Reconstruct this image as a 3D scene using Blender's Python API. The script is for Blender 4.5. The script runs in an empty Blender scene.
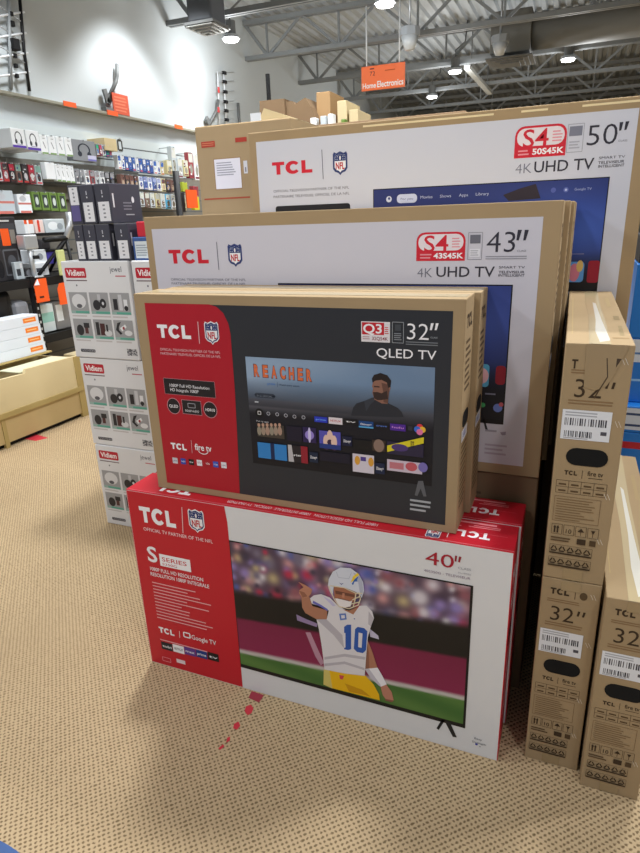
import bpy, bmesh, math, random
from mathutils import Vector
random.seed(7)
S = bpy.context.scene
COL = S.collection
# ------------------------------------------------------------------ camera, world, exposure
CAM = (1.1244, -1.2271, 1.3073)
R_ = Vector((0.92534699, 0.37765227, -0.0333424)); U_ = Vector((-0.09391524, 0.3135425, 0.94491853)); F_ = Vector((-0.36730489, 0.87124616, -0.32560291))
FPX = 601.94
cd = bpy.data.cameras.new('camera'); cam = bpy.data.objects.new('camera', cd); COL.objects.link(cam)
from mathutils import Matrix
cam.matrix_world = Matrix(((R_.x, U_.x, -F_.x, CAM[0]), (R_.y, U_.y, -F_.y, CAM[1]), (R_.z, U_.z, -F_.z, CAM[2]), (0, 0, 0, 1)))
cd.sensor_fit = 'VERTICAL'; cd.sensor_height = 36.0; cd.lens = FPX / 853 * 36.0; cd.clip_start = 0.02; cd.clip_end = 100
S.camera = cam
S.view_settings.view_transform = 'Standard'; S.view_settings.look = 'None'; S.view_settings.gamma = 1; S.view_settings.use_curve_mapping = False
S.view_settings.exposure = 0.06
w = bpy.data.worlds.new('world'); S.world = w; w.use_nodes = True
bg = w.node_tree.nodes['Background']; bg.inputs[0].default_value = (0.80, 0.87, 1.0, 1); bg.inputs[1].default_value = 0.36

LAMP_W = 170
def spot(loc, power, size=150, blend=0.35, parent=None, name='lamp_light', rad=0.14, color=(0.97, 0.99, 1.0)):
    l = bpy.data.lights.new(name, 'SPOT'); l.energy = power; l.spot_size = math.radians(size); l.spot_blend = blend; l.shadow_soft_size = rad; l.color = color
    o = bpy.data.objects.new(name, l); COL.objects.link(o); o.location = loc
    if parent: o.parent = parent
    return o
# the store's high bay lamps behind and beside the camera (out of the picture); the overhead first pair is added to brighten carton tops
for lx, ly, k_ in ((-0.3, 1.0, 1.4), (1.7, 1.1, 1.1), (3.8, 1.6, 1), (-2.0, -0.9, .8), (0.0, -1.6, .42), (2.2, -1.6, .42), (4.2, -1.2, .4), (3.2, 5.8, 1)):
    spot((lx, ly, 3.3), LAMP_W * k_)
spot((-2.62, 4.3, 3.55), LAMP_W * .8, size=102, blend=.3)
spot((-2.45, 2.6, 3.5), LAMP_W * .6, size=112, blend=.5)
spot((-1.4, 3.6, 3.4), LAMP_W * .6, size=120, blend=.5)

# ------------------------------------------------------------------ helpers
def PX(px, py, ax, v):
    d = F_ + (px - 320) / FPX * R_ - (py - 426.5) / FPX * U_
    i = 'xyz'.index(ax); t = (v - CAM[i]) / d[i]
    return Vector(CAM) + t * d
def lin(c):
    r = []
    for v in c[:3]:
        v = v / 255.0
        r.append(v / 12.92 if v <= 0.04045 else ((v + 0.055) / 1.055) ** 2.4)
    return tuple(r)
MATS = {}
def mat(name, c, rough=0.6, metal=0.0, noise=0.0, nscale=8.0, emit=0.0, alpha=1.0, bump=0.0, spec=0.4, trans=0.0):
    if name in MATS: return MATS[name]
    m = bpy.data.materials.new(name); m.use_nodes = True; nt = m.node_tree; b = nt.nodes['Principled BSDF']
    col = lin(c)
    b.inputs['Base Color'].default_value = (*col, 1); b.inputs['Roughness'].default_value = rough; b.inputs['Metallic'].default_value = metal
    b.inputs['Specular IOR Level'].default_value = spec; b.inputs['Alpha'].default_value = alpha
    if trans: b.inputs['Transmission Weight'].default_value = trans
    if emit: b.inputs['Emission Color'].default_value = (1, 0.98, 0.95, 1); b.inputs['Emission Strength'].default_value = emit
    if noise or bump:
        tc = nt.nodes.new('ShaderNodeTexCoord'); n = nt.nodes.new('ShaderNodeTexNoise'); n.inputs['Scale'].default_value = nscale; n.inputs['Detail'].default_value = 4
        nt.links.new(tc.outputs['Object'], n.inputs['Vector'])
        if noise:
            mx = nt.nodes.new('ShaderNodeMix'); mx.data_type = 'RGBA'
            mx.inputs[6].default_value = (*[max(0, x * (1 - noise)) for x in col], 1); mx.inputs[7].default_value = (*[min(1, x * (1 + noise)) for x in col], 1)
            nt.links.new(n.outputs['Fac'], mx.inputs[0]); nt.links.new(mx.outputs[2], b.inputs['Base Color'])
        if bump:
            bp = nt.nodes.new('ShaderNodeBump'); bp.inputs['Strength'].default_value = bump; bp.inputs['Distance'].default_value = 0.003
            nt.links.new(n.outputs['Fac'], bp.inputs['Height']); nt.links.new(bp.outputs[0], b.inputs['Normal'])
    MATS[name] = m; return m
def ink_mat(name, rough, spec=0.35):
    m = bpy.data.materials.new(name); m.use_nodes = True; nt = m.node_tree; b = nt.nodes['Principled BSDF']
    a = nt.nodes.new('ShaderNodeAttribute'); a.attribute_name = 'Col'; nt.links.new(a.outputs['Color'], b.inputs['Base Color'])
    b.inputs['Roughness'].default_value = rough; b.inputs['Specular IOR Level'].default_value = spec
    return m
INK = ink_mat('printed_ink', 0.42); INKM = ink_mat('matt_ink', 0.75, 0.2); TAPEM = ink_mat('tape_gloss', 0.18, 0.6)
CARD = mat('cardboard', (166, 143, 110), 0.8, noise=0.10, nscale=6, bump=0.15, spec=0.2)
CARDP = mat('pale_cardboard', (200, 184, 146), 0.8, noise=0.08, nscale=5, spec=0.2)
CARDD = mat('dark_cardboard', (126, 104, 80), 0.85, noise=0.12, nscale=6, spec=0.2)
WHITEB = mat('white_carton', (222, 222, 224), 0.5, noise=0.03)
REDB = mat('red_carton', (196, 26, 44), 0.4, noise=0.04)
DARKG = mat('charcoal_carton', (62, 62, 74), 0.55, noise=0.08)
BLACKM = mat('black_metal', (26, 26, 28), 0.5, metal=0.3)
GREYM = mat('grey_steel', (112, 114, 114), 0.55, metal=0.2, noise=0.12, nscale=3)
SILVER = mat('silver_metal', (190, 194, 198), 0.35, metal=0.5)
WHITEP = mat('white_plastic', (228, 232, 236), 0.45)
ORANGE = mat('orange_card', (242, 92, 28), 0.6)
BLACKH = mat('black_hole', (8, 8, 9), 0.9)

def link(name, me, parent=None, m=None):
    o = bpy.data.objects.new(name, me); COL.objects.link(o)
    if parent: o.parent = parent
    if m:
        for k in (m if isinstance(m, (list, tuple)) else [m]): me.materials.append(k)
    return o
def tag(o, label, cat, group=None):
    o['label'] = label; o['category'] = cat
    if group: o['group'] = group
    return o
def thing(name, loc, label, cat, group=None, rz=0):
    o = bpy.data.objects.new(name, None); COL.objects.link(o); o.location = loc; o.rotation_euler = (0, 0, rz); o.empty_display_size = 0.05
    return tag(o, label, cat, group)
def bmobj(name, bm, m, parent=None, smooth=False):
    me = bpy.data.meshes.new(name); bm.normal_update(); bm.to_mesh(me); bm.free()
    if smooth:
        for p in me.polygons: p.use_smooth = True
    return link(name, me, parent, m)
def add_box(bm, a, b, bev=0.0, seg=2, M=None):
    r = bmesh.ops.create_cube(bm, size=1.0); vs = r['verts']
    for v in vs:
        v.co = Vector(((a[0] + b[0]) / 2 + v.co.x * (b[0] - a[0]), (a[1] + b[1]) / 2 + v.co.y * (b[1] - a[1]), (a[2] + b[2]) / 2 + v.co.z * (b[2] - a[2])))
        if M: v.co = M @ v.co
    if bev:
        es = list({e for v in vs for e in v.link_edges})
        bmesh.ops.bevel(bm, geom=es, offset=bev, segments=seg, affect='EDGES', profile=0.5)
def box(name, a, b, m, parent=None, bev=0.0, seg=2):
    bm = bmesh.new(); add_box(bm, a, b, bev, seg); return bmobj(name, bm, m, parent)
def add_tube(bm, pts, r, n=8, caps=True):
    rings = []
    pts = [Vector(p) for p in pts]
    for i, p in enumerate(pts):
        d = (pts[min(i + 1, len(pts) - 1)] - pts[max(i - 1, 0)]).normalized()
        a = d.orthogonal().normalized() if abs(d.z) > 0.99 else d.cross(Vector((0, 0, 1))).normalized()
        b = d.cross(a)
        rr = r[i] if isinstance(r, (list, tuple)) else r
        rings.append([bm.verts.new(p + rr * (math.cos(2 * math.pi * k / n) * a + math.sin(2 * math.pi * k / n) * b)) for k in range(n)])
    for i in range(len(rings) - 1):
        for k in range(n):
            bm.faces.new((rings[i][k], rings[i][(k + 1) % n], rings[i + 1][(k + 1) % n], rings[i + 1][k]))
    if caps:
        bm.faces.new(rings[0][::-1]); bm.faces.new(rings[-1])
def tube(name, pts, r, m, parent=None, n=8):
    bm = bmesh.new(); add_tube(bm, pts, r, n); bmesh.ops.recalc_face_normals(bm, faces=bm.faces[:]); return bmobj(name, bm, m, parent, smooth=True)
def bar(bm, p, q, wd, ht):
    p, q = Vector(p), Vector(q); d = q - p; L = d.length; d.normalize()
    s = Vector((0, 1, 0)) if abs(d.y) < 0.9 else Vector((1, 0, 0))
    s = (s - d * s.dot(d)).normalized(); t = d.cross(s)
    M = Matrix(((s.x, t.x, d.x, p.x), (s.y, t.y, d.y, p.y), (s.z, t.z, d.z, p.z), (0, 0, 0, 1)))
    add_box(bm, (-wd / 2, -ht / 2, 0), (wd / 2, ht / 2, L), M=M)
def prism(name, pts, axis_vec, m, parent=None):
    bm = bmesh.new(); v0 = [bm.verts.new(p) for p in pts]; v1 = [bm.verts.new(Vector(p) + Vector(axis_vec)) for p in pts]
    bm.faces.new(v0[::-1]); bm.faces.new(v1); n = len(pts)
    for i in range(n): bm.faces.new((v0[i], v0[(i + 1) % n], v1[(i + 1) % n], v1[i]))
    bmesh.ops.recalc_face_normals(bm, faces=bm.faces[:]); return bmobj(name, bm, m, parent)
def copy_tree(o, parent=None):
    c = o.copy(); COL.objects.link(c)
    if parent: c.parent = parent
    for ch in list(o.children): copy_tree(ch, c)
    return c
def struct(o): o['kind'] = 'structure'; return o

# ------------------------------------------------------------------ printing: flat coloured shapes on a face
_TX = {}
def text_mesh(s, bold):
    k = (s, bold)
    if k not in _TX:
        cu = bpy.data.curves.new('t', 'FONT'); cu.body = s; cu.resolution_u = 3; cu.offset = bold; cu.size = 1.0; cu.fill_mode = 'FRONT'
        o = bpy.data.objects.new('t', cu); COL.objects.link(o)
        dg = bpy.context.evaluated_depsgraph_get(); me = o.evaluated_get(dg).to_mesh()
        vs = [(v.co.x, v.co.y) for v in me.vertices]; fs = [tuple(p.vertices) for p in me.polygons]
        o.evaluated_get(dg).to_mesh_clear(); bpy.data.objects.remove(o); bpy.data.curves.remove(cu)
        x0 = min(v[0] for v in vs); x1 = max(v[0] for v in vs)
        _TX[k] = ([((x - x0) / (x1 - x0), y / 0.73) for x, y in vs], fs)
    return _TX[k]
class Ink:
    """collects flat coloured shapes; O/U/V/N are the face's local origin, right, up and outward axes"""
    def __init__(s, O, U=(1, 0, 0), V=(0, 0, 1), N=(0, -1, 0), fn=None, lift=0.0004):
        s.O, s.U, s.V, s.N = Vector(O), Vector(U), Vector(V), Vector(N); s.vs = []; s.fs = []; s.cs = []; s.d = lift; s.fn = fn
    def sub(s, lift): return Ink(s.O, s.U, s.V, s.N, s.fn, lift)
    def _p(s, u, v): return s.O + u * s.U + v * s.V + s.d * s.N
    def raw(s, pts, faces, col):
        b = len(s.vs); s.vs += [s._p(*p) for p in pts]
        for f in faces:
            s.fs.append([b + i for i in f]); s.cs.append([lin(col)] * len(f))
        s.d += 0.000025
    def poly(s, pts, col): s.raw(pts, [range(len(pts))], col)
    def ppoly(s, pts, col): s.poly([s.fn(*p) for p in pts], col)          # corners measured on the photograph
    def rect(s, u0, v0, u1, v1, col): s.poly([(u0, v0), (u1, v0), (u1, v1), (u0, v1)], col)
    def prect(s, x0, y0, x1, y1, col):
        a = s.fn(x0, y0); b = s.fn(x1, y1); s.rect(a[0], b[1], b[0], a[1], col)
    def rrect(s, u0, v0, u1, v1, r, col):
        pts = []
        for cx, cy, a0 in ((u1 - r, v0 + r, -90), (u1 - r, v1 - r, 0), (u0 + r, v1 - r, 90), (u0 + r, v0 + r, 180)):
            for k in range(5):
                a = math.radians(a0 + 22.5 * k); pts.append((cx + r * math.cos(a), cy + r * math.sin(a)))
        s.poly(pts, col)
    def disc(s, u, v, ru, rv, col, n=18): s.poly([(u + ru * math.cos(2 * math.pi * k / n), v + rv * math.sin(2 * math.pi * k / n)) for k in range(n)], col)
    def pdisc(s, x, y, r, col):
        a = s.fn(x, y); b = s.fn(x + r, y); s.disc(a[0], a[1], b[0] - a[0], b[0] - a[0], col)
    def line(s, u0, v0, u1, v1, t, col):
        dx, dy = u1 - u0, v1 - v0; L = math.hypot(dx, dy) or 1; nx, ny = -dy / L * t / 2, dx / L * t / 2
        s.poly([(u0 + nx, v0 + ny), (u0 - nx, v0 - ny), (u1 - nx, v1 - ny), (u1 + nx, v1 + ny)], col)
    def pline(s, x0, y0, x1, y1, t, col): s.line(*s.fn(x0, y0), *s.fn(x1, y1), t, col)
    def frame(s, u0, v0, u1, v1, t, col):
        s.line(u0, v0, u1, v0, t, col); s.line(u0, v1, u1, v1, t, col); s.line(u0, v0, u0, v1, t, col); s.line(u1, v0, u1, v1, t, col)
    def text(s, t, u0, v0, u1, h, col, bold=0.0, slant=0.0):
        vs, fs = text_mesh(t, bold); W = u1 - u0
        s.raw([(u0 + x * W + slant * y * h, v0 + y * h) for x, y in vs], fs, col)
    def dash(s, u0, v0, u1, h, col, *a): s.rect(u0, v0 + .2 * h, u1, v0 + .8 * h, col)          # small print too small to read
    def ptext(s, t, x0, y0, x1, y1, hp, col, bold=0.0, slant=0.0):          # baseline ends and cap height in photo pixels
        a = s.fn(x0, y0); b = s.fn(x1, y1); c = s.fn(x0, y0 - hp); s.text(t, a[0], (a[1] + b[1]) / 2, b[0], c[1] - a[1], col, bold, slant)
    def grid(s, u0, v0, u1, v1, nx, ny, f):
        b = len(s.vs); cols = []
        for j in range(ny + 1):
            for i in range(nx + 1):
                s.vs.append(s._p(u0 + (u1 - u0) * i / nx, v0 + (v1 - v0) * j / ny)); cols.append(lin(f(i / nx, j / ny)))
        for j in range(ny):
            for i in range(nx):
                q = (j * (nx + 1) + i, j * (nx + 1) + i + 1, (j + 1) * (nx + 1) + i + 1, (j + 1) * (nx + 1) + i)
                s.fs.append([b + k for k in q]); s.cs.append([cols[k] for k in q])
        s.d += 0.00004
    def logo_tcl(s, u0, v0, u1, h, col):
        W = u1 - u0
        def q(pts): s.poly([(u0 + x * W, v0 + y * h) for x, y in pts], col)
        q([(0, 1), (0, .74), (.105, .74), (.105, 0), (.205, 0), (.205, .74), (.31, .74), (.31, 1)])
        out = []; inn = []
        for k in range(15):
            a = math.radians(38 + (322 - 38) * k / 14)
            out.append((.52 + .185 * math.cos(a), .5 + .52 * math.sin(a))); inn.append((.535 + .085 * math.cos(a), .5 + .26 * math.sin(a)))
        q(out + inn[::-1])
        q([(.735, 1), (.735, 0), (1, 0), (1, .26), (.835, .26), (.835, 1)])
    def shield(s, u, v, wd, h, back=(235, 235, 240), blue=(28, 50, 110), red=(190, 32, 48)):
        def sh(k, col, y0=-9):
            pts = [(-.5, .40), (-.42, .5), (-.25, .44), (0, .52), (.25, .44), (.42, .5), (.5, .40), (.5, -.22), (.36, -.36), (.12, -.42), (0, -.52), (-.12, -.42), (-.36, -.36), (-.5, -.22)]
            s.poly([(u + x * wd * k, v + max(y, y0) * h * k) for x, y in pts], col)
        sh(1.12, back); sh(1.0, blue); sh(.86, (240, 240, 242)); 
        s.poly([(u + x * wd, v + y * h) for x, y in ((-.42, .36), (-.36, .42), (-.22, .37), (0, .44), (.22, .37), (.36, .42), (.42, .36), (.42, .12), (-.42, .12))], blue)
        s.disc(u, v + .26 * h, .07 * wd, .11 * h, (230, 225, 225), 10)
        for dx in (-.32, -.2, .2, .32):
            for dy in (.2, .32): s.disc(u + dx * wd, v + dy * h, .025 * wd, .025 * h, (240, 240, 245), 6)
        s.text('NFL', u - .34 * wd, v - .28 * h, u + .34 * wd, .34 * h, red, 0.03)
    def lines(s, u0, v0, u1, v1, n, col, frac=0.45, ragged=0.25):
        dv = (v1 - v0) / n
        for k in range(n): s.rect(u0, v1 - (k + .75) * dv, u1 - random.random() * ragged * (u1 - u0), v1 - (k + .75 - frac) * dv, col)
        
    def qr(s, u0, v0, u1, v1, col, bgc=None, nx=9, ny=9, seed=1):
        r = random.Random(seed)
        if bgc: s.rect(u0, v0, u1, v1, bgc)
        du = (u1 - u0) / nx; dv = (v1 - v0) / ny; pts = []; fs = []
        for i in range(nx):
            for j in range(ny):
                if r.random() < .5:
                    b = len(pts); pts += [(u0 + i * du, v0 + j * dv), (u0 + (i + 1) * du, v0 + j * dv), (u0 + (i + 1) * du, v0 + (j + 1) * dv), (u0 + i * du, v0 + (j + 1) * dv)]; fs.append((b, b + 1, b + 2, b + 3))
        s.raw(pts, fs, col)
    def barcode(s, u0, v0, u1, v1, col, seed=1):
        r = random.Random(seed); x = u0; pts = []; fs = []
        while x < u1 - .002:
            wd = r.choice((.0012, .002, .003)); b = len(pts)
            pts += [(x, v0), (min(u1, x + wd), v0), (min(u1, x + wd), v1), (x, v1)]; fs.append((b, b + 1, b + 2, b + 3)); x += wd + r.choice((.0012, .002, .003))
        s.raw(pts, fs, col)
    def build(s, name, parent, m=None, label=None):
        me = bpy.data.meshes.new(name); me.from_pydata(s.vs, [], s.fs); at = me.color_attributes.new('Col', 'FLOAT_COLOR', 'CORNER')
        fl = []
        for c in s.cs:
            for k in c: fl += [k[0], k[1], k[2], 1.0]
        at.data.foreach_set('color', fl)
        n = (s.U.cross(s.V)).dot(s.N)
        if n < 0: me.flip_normals()
        o = link(name, me, parent, m or INK)
        if label: o['label'] = label
        return o
def zoomer(x0, y0, k): return lambda *pts: [(x0 + x / k, y0 + y / k) for x, y in pts]

# ------------------------------------------------------------------ the room
WX = -3.2; DECK = 3.84
def carpet_mat():
    m = bpy.data.materials.new('woven_carpet'); m.use_nodes = True; nt = m.node_tree; N = nt.nodes; L = nt.links; b = N['Principled BSDF']
    g = N.new('ShaderNodeNewGeometry'); sx = N.new('ShaderNodeSeparateXYZ'); L.new(g.outputs['Position'], sx.inputs[0])
    def mth(op, a, bb=None, **k):
        n = N.new('ShaderNodeMath'); n.operation = op
        for i, v in enumerate((a, bb)):
            if v is None: continue
            if isinstance(v, (int, float)): n.inputs[i].default_value = v
            else: L.new(v, n.inputs[i])
        return n.outputs[0]
    s = math.pi / 0.0078
    nz = N.new('ShaderNodeTexNoise'); nz.inputs['Scale'].default_value = 110; nz.inputs['Detail'].default_value = 2; L.new(g.outputs['Position'], nz.inputs['Vector'])
    j = mth('MULTIPLY', mth('SUBTRACT', nz.outputs['Fac'], .5), 0.009)
    a = mth('SINE', mth('MULTIPLY', mth('ADD', sx.outputs[0], j), s)); c = mth('SINE', mth('MULTIPLY', mth('ADD', sx.outputs[1], j), s))
    p = mth('MULTIPLY', a, c)
    mr = N.new('ShaderNodeMapRange'); mr.inputs[1].default_value = 0.05; mr.inputs[2].default_value = 0.75; L.new(p, mr.inputs[0])
    n2 = N.new('ShaderNodeTexNoise'); n2.inputs['Scale'].default_value = 1.6; n2.inputs['Detail'].default_value = 5; L.new(g.outputs['Position'], n2.inputs['Vector'])
    n3 = N.new('ShaderNodeTexNoise'); n3.inputs['Scale'].default_value = 170; n3.inputs['Detail'].default_value = 2; L.new(g.outputs['Position'], n3.inputs['Vector'])
    base = N.new('ShaderNodeMix'); base.data_type = 'RGBA'; base.inputs[6].default_value = (*lin((174, 150, 117)), 1); base.inputs[7].default_value = (*lin((208, 184, 148)), 1)
    L.new(mth('ADD', mth('MULTIPLY', n2.outputs['Fac'], .6), mth('MULTIPLY', n3.outputs['Fac'], .4)), base.inputs[0])
    mx = N.new('ShaderNodeMix'); mx.data_type = 'RGBA'; mx.inputs[7].default_value = (*lin((98, 80, 54)), 1)
    L.new(mth('MULTIPLY', mr.outputs[0], .8), mx.inputs[0]); L.new(base.outputs[2], mx.inputs[6]); L.new(mx.outputs[2], b.inputs['Base Color'])
    b.inputs['Roughness'].default_value = .95; b.inputs['Specular IOR Level'].default_value = .1
    bp = N.new('ShaderNodeBump'); bp.inputs['Strength'].default_value = .5; bp.inputs['Distance'].default_value = .003; bp.invert = True
    L.new(mr.outputs[0], bp.inputs['Height']); L.new(bp.outputs[0], b.inputs['Normal'])
    return m
struct(box('floor', (WX - .1, -4, -.1), (9, 26, 0), carpet_mat()))
WALLM = mat('painted_wall', (196, 203, 206), 0.85, noise=0.02, nscale=1.5, spec=.2)
struct(box('wall_left', (WX - .15, -4, 0), (WX, 26, DECK + .2), WALLM))
struct(box('wall_back', (WX - .15, 26, 0), (9, 26.15, DECK + .2), WALLM))
struct(box('wall_right', (9, -4, 0), (9.15, 26, DECK + .2), WALLM))
# corrugated steel deck
bm = bmesh.new(); prof = []; x = WX
while x < 9:
    prof += [(x, DECK), (x + .055, DECK), (x + .075, DECK + .04), (x + .13, DECK + .04)]; x += .15
prof.append((x, DECK))
r0 = [bm.verts.new((px, -3, pz)) for px, pz in prof]; r1 = [bm.verts.new((px, 26, pz)) for px, pz in prof]
for i in range(len(prof) - 1): bm.faces.new((r0[i], r1[i], r1[i + 1], r0[i + 1]))
struct(bmobj('ceiling', bm, mat('deck_steel', (172, 178, 182), 0.55, metal=0.1, noise=0.1, nscale=2)))

TR = mat('truss_steel', (134, 138, 140), 0.6, metal=0.1, noise=0.1, nscale=4)
def truss(y):
    t = thing('roof_truss', (WX, y, 3.33), 'grey open web steel truss spanning below the corrugated roof deck', 'truss', 'roof trusses under the deck')
    t['kind'] = 'structure'
    zt = .46
    bm = bmesh.new(); add_box(bm, (0, -.045, 0), (12.2, -.012, .05)); add_box(bm, (0, .012, 0), (12.2, .045, .05)); bmobj('bottom_chord', bm, TR, t)
    bm = bmesh.new(); add_box(bm, (0, -.05, zt - .055), (12.2, -.012, zt)); add_box(bm, (0, .012, zt - .055), (12.2, .05, zt)); bmobj('top_chord', bm, TR, t)
    bm = bmesh.new(); k = 0.32
    bar(bm, (.0, 0, zt - .03), (k, 0, .025), .03, .04)
    while k < 12:
        bar(bm, (k, 0, .025), (k + .5, 0, zt - .03), .024, .034); bar(bm, (k + .5, 0, zt - .03), (k + 1.0, 0, .025), .024, .034); bar(bm, (k, 0, .025), (k, 0, zt - .03), .02, .025); k += 1.0
    bmobj('web', bm, TR, t)
    return t
t0 = truss(3.5)
for y in (5.2, 6.95, 8.67, 10.4, 12.1, 13.8, 15.5, 17.2, 19.0, 20.7, 22.4, 24.1):
    copy_tree(t0).location = (WX, y, 3.33)

# lamps
def disc_bm(r, z0, z1, n=24, r1=None):
    bm = bmesh.new(); add_tube(bm, [(0, 0, z0), (0, 0, z1)], [r, r1 or r], n); bmesh.ops.recalc_face_normals(bm, faces=bm.faces[:]); return bm
LENS = mat('lamp_lens', (255, 255, 250), 0.4, emit=14)
def lamp(px, py, z, label, k_=1):
    p = PX(px, py, 'z', z)
    t = thing('ceiling_lamp', p, label, 'lamp')
    bmobj('lens', disc_bm(.078, 0, .02), LENS, t)
    bmobj('housing', disc_bm(.10, .02, .055, r1=.09), SILVER, t)
    bmobj('driver_box', disc_bm(.06, .06, .19, 12), GREYM, t)
    tube('conduit', [(0, 0, .19), (0, 0, .28), (.12, .05, .38), (.14, .06, DECK - z)], .012, GREYM, t)
    spot((0, 0, -.03), LAMP_W * k_, size=140 if k_ == 1 else 96, parent=t)
    l = bpy.data.lights.new('lamp_glow', 'POINT'); l.energy = 24; l.shadow_soft_size = .12; l.color = (.97, .99, 1)
    o = bpy.data.objects.new('lamp_glow', l); COL.objects.link(o); o.parent = t; o.location = (0, 0, -.22)
lamp(231, 41, 3.2, 'round glowing lamp nearest the left wall', .6)
lamp(385, 6, 3.2, 'round glowing lamp directly above the orange hanging sign')
lamp(455, 73, 3.2, 'round glowing lamp beside the unlit strip fixture')
lamp(568, 61, 3.2, 'round glowing lamp below the fat round duct')
lamp(432, 98, 3.2, 'small distant glowing lamp low beside the orange sign')

# unlit strip fixture and pipe
p, q = PX(467, 67, 'z', 3.3), PX(490, 93, 'z', 3.3)
t = thing('strip_light', p, 'unlit white strip light fixture hanging under the roof', 'lamp')
v = q - p; bm = bmesh.new(); bar(bm, (0, 0, 0), v, .085, .05); bmobj('fixture_body', bm, mat('strip_white', (205, 208, 205), .5), t)
bm = bmesh.new()
for k in (.15, .85): bar(bm, v * k, v * k + Vector((0, 0, DECK - 3.3)), .015, .015)
bmobj('hanger', bm, GREYM, t)

# round duct between the trusses, with its end box and diffuser
t = thing('air_duct', (0.2, 7.85, 3.42), 'big round grey air duct hanging under the roof deck', 'duct')
bmobj('duct_pipe', (lambda b: (add_tube(b, [(.15, 0, 0), (6, 0, 0)], .2, 28), bmesh.ops.recalc_face_normals(b, faces=b.faces[:]), b)[2])(bmesh.new()), mat('duct_grey', (112, 113, 110), .6, noise=.06, nscale=2), t, smooth=True)
box('end_box', (-.32, -.24, -.24), (.16, .24, .22), mat('duct_box', (120, 122, 120), .6), t, .01)
bm = bmesh.new()
for k in range(4): add_box(bm, (-.36 + k * .055, -.3 + k * .055, -.30 - .012 * k), (.2 - k * .055, .3 - k * .055, -.285 - .012 * k))
bmobj('diffuser', bm, GREYM, t)
bm = bmesh.new()
for k in (1, 2.6, 4.2): add_box(bm, (k, -.01, .1), (k + .03, .01, DECK - 3.42))
bmobj('hanger', bm, GREYM, t)
# square diffuser near the left wall
a = PX(206, 31, 'y', 4.9)
t = thing('ceiling_diffuser', (a.x + .02, 4.9, a.z - .05), 'square stepped air diffuser under a dark duct by the left wall', 'diffuser')
bm = bmesh.new()
for k in range(4):
    h = .15 - .036 * k; z = .06 - .014 * k
    for s in (-1, 1):
        add_box(bm, (-h, s * h - .013, z), (h, s * h + .013, z + .012)); add_box(bm, (s * h - .013, -h, z), (s * h + .013, h, z + .012))
bmobj('diffuser_rings', bm, mat('diffuser_grey', (158, 160, 158), .6), t)
box('frame', (-.17, -.17, .075), (.17, .17, .10), GREYM, t)
box('duct_neck', (-.14, -.14, .10), (.14, .14, DECK - a.z + .05), mat('neck_dark', (92, 95, 100), .5, metal=.2, noise=.15, nscale=4), t, .02)

# hanging sign
y = 6.6
p0 = PX(361.5, 91.5, 'y', y); p1 = PX(405, 60.5, 'y', y); W, H = p1.x - p0.x, p1.z - p0.z - .01
t = thing('hanging_sign', (p0.x, y, p0.z), 'orange rectangular sign reading Home Electronics hanging on two white rods', 'sign')
box('sign_board', (0, 0, 0), (W, .02, H), mat('sign_orange', (255, 126, 76), .5), t, .003)
k = Ink((0, -.0005, 0)); k.text('Home', .03 * W, .10 * H, .34 * W, .22 * H, (250, 250, 250), .02); k.text('Electronics', .37 * W, .10 * H, .97 * W, .26 * H, (250, 250, 250), .02)
k.build('sign_lettering', t, INKM)
k = Ink((0, -.0005, 0)); k.line(.2 * W, .88 * H, .3 * W, .88 * H, .012, (90, 50, 60)); k.text('72', .2 * W, .60 * H, .32 * W, .18 * H, (90, 50, 60)); k.dash(.55 * W, .72 * H, .78 * W, .06 * H, (190, 90, 50))
k.build('sign_emblem', t, INKM)
for f in (.12, .87): tube('rod', [(f * W, .01, H), (f * W, .01, H + (.62 if f < .5 else .68))], .009, WHITEP, t)

# hanging pointed devices
def pendant(px, py0, py1, y, label, s=1):
    a = PX(px, py0, 'y', y); b = PX(px, py1, 'y', y); h = a.z - b.z
    t = thing('pendant_speaker', (b.x, y, b.z), label, 'speaker')
    bmobj('cone', disc_bm(.25 * h, 0, .62 * h, 16, r1=.48 * h), mat('pendant_grey', (196, 202, 206), .4), t, True)
    bmobj('bracket', disc_bm(.55 * h, .62 * h, h, 8), mat('bracket_grey', (160, 166, 172), .4), t)
    tube('rod', [(0, 0, h), (0, 0, DECK - b.z)], .012, SILVER, t)
pendant(409.5, 28, 50, 6.3, 'grey pendant speaker on a rod just right of the hanging sign')
pendant(499.5, 36, 55, 7.2, 'grey pendant speaker on a rod in front of the round duct')

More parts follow.
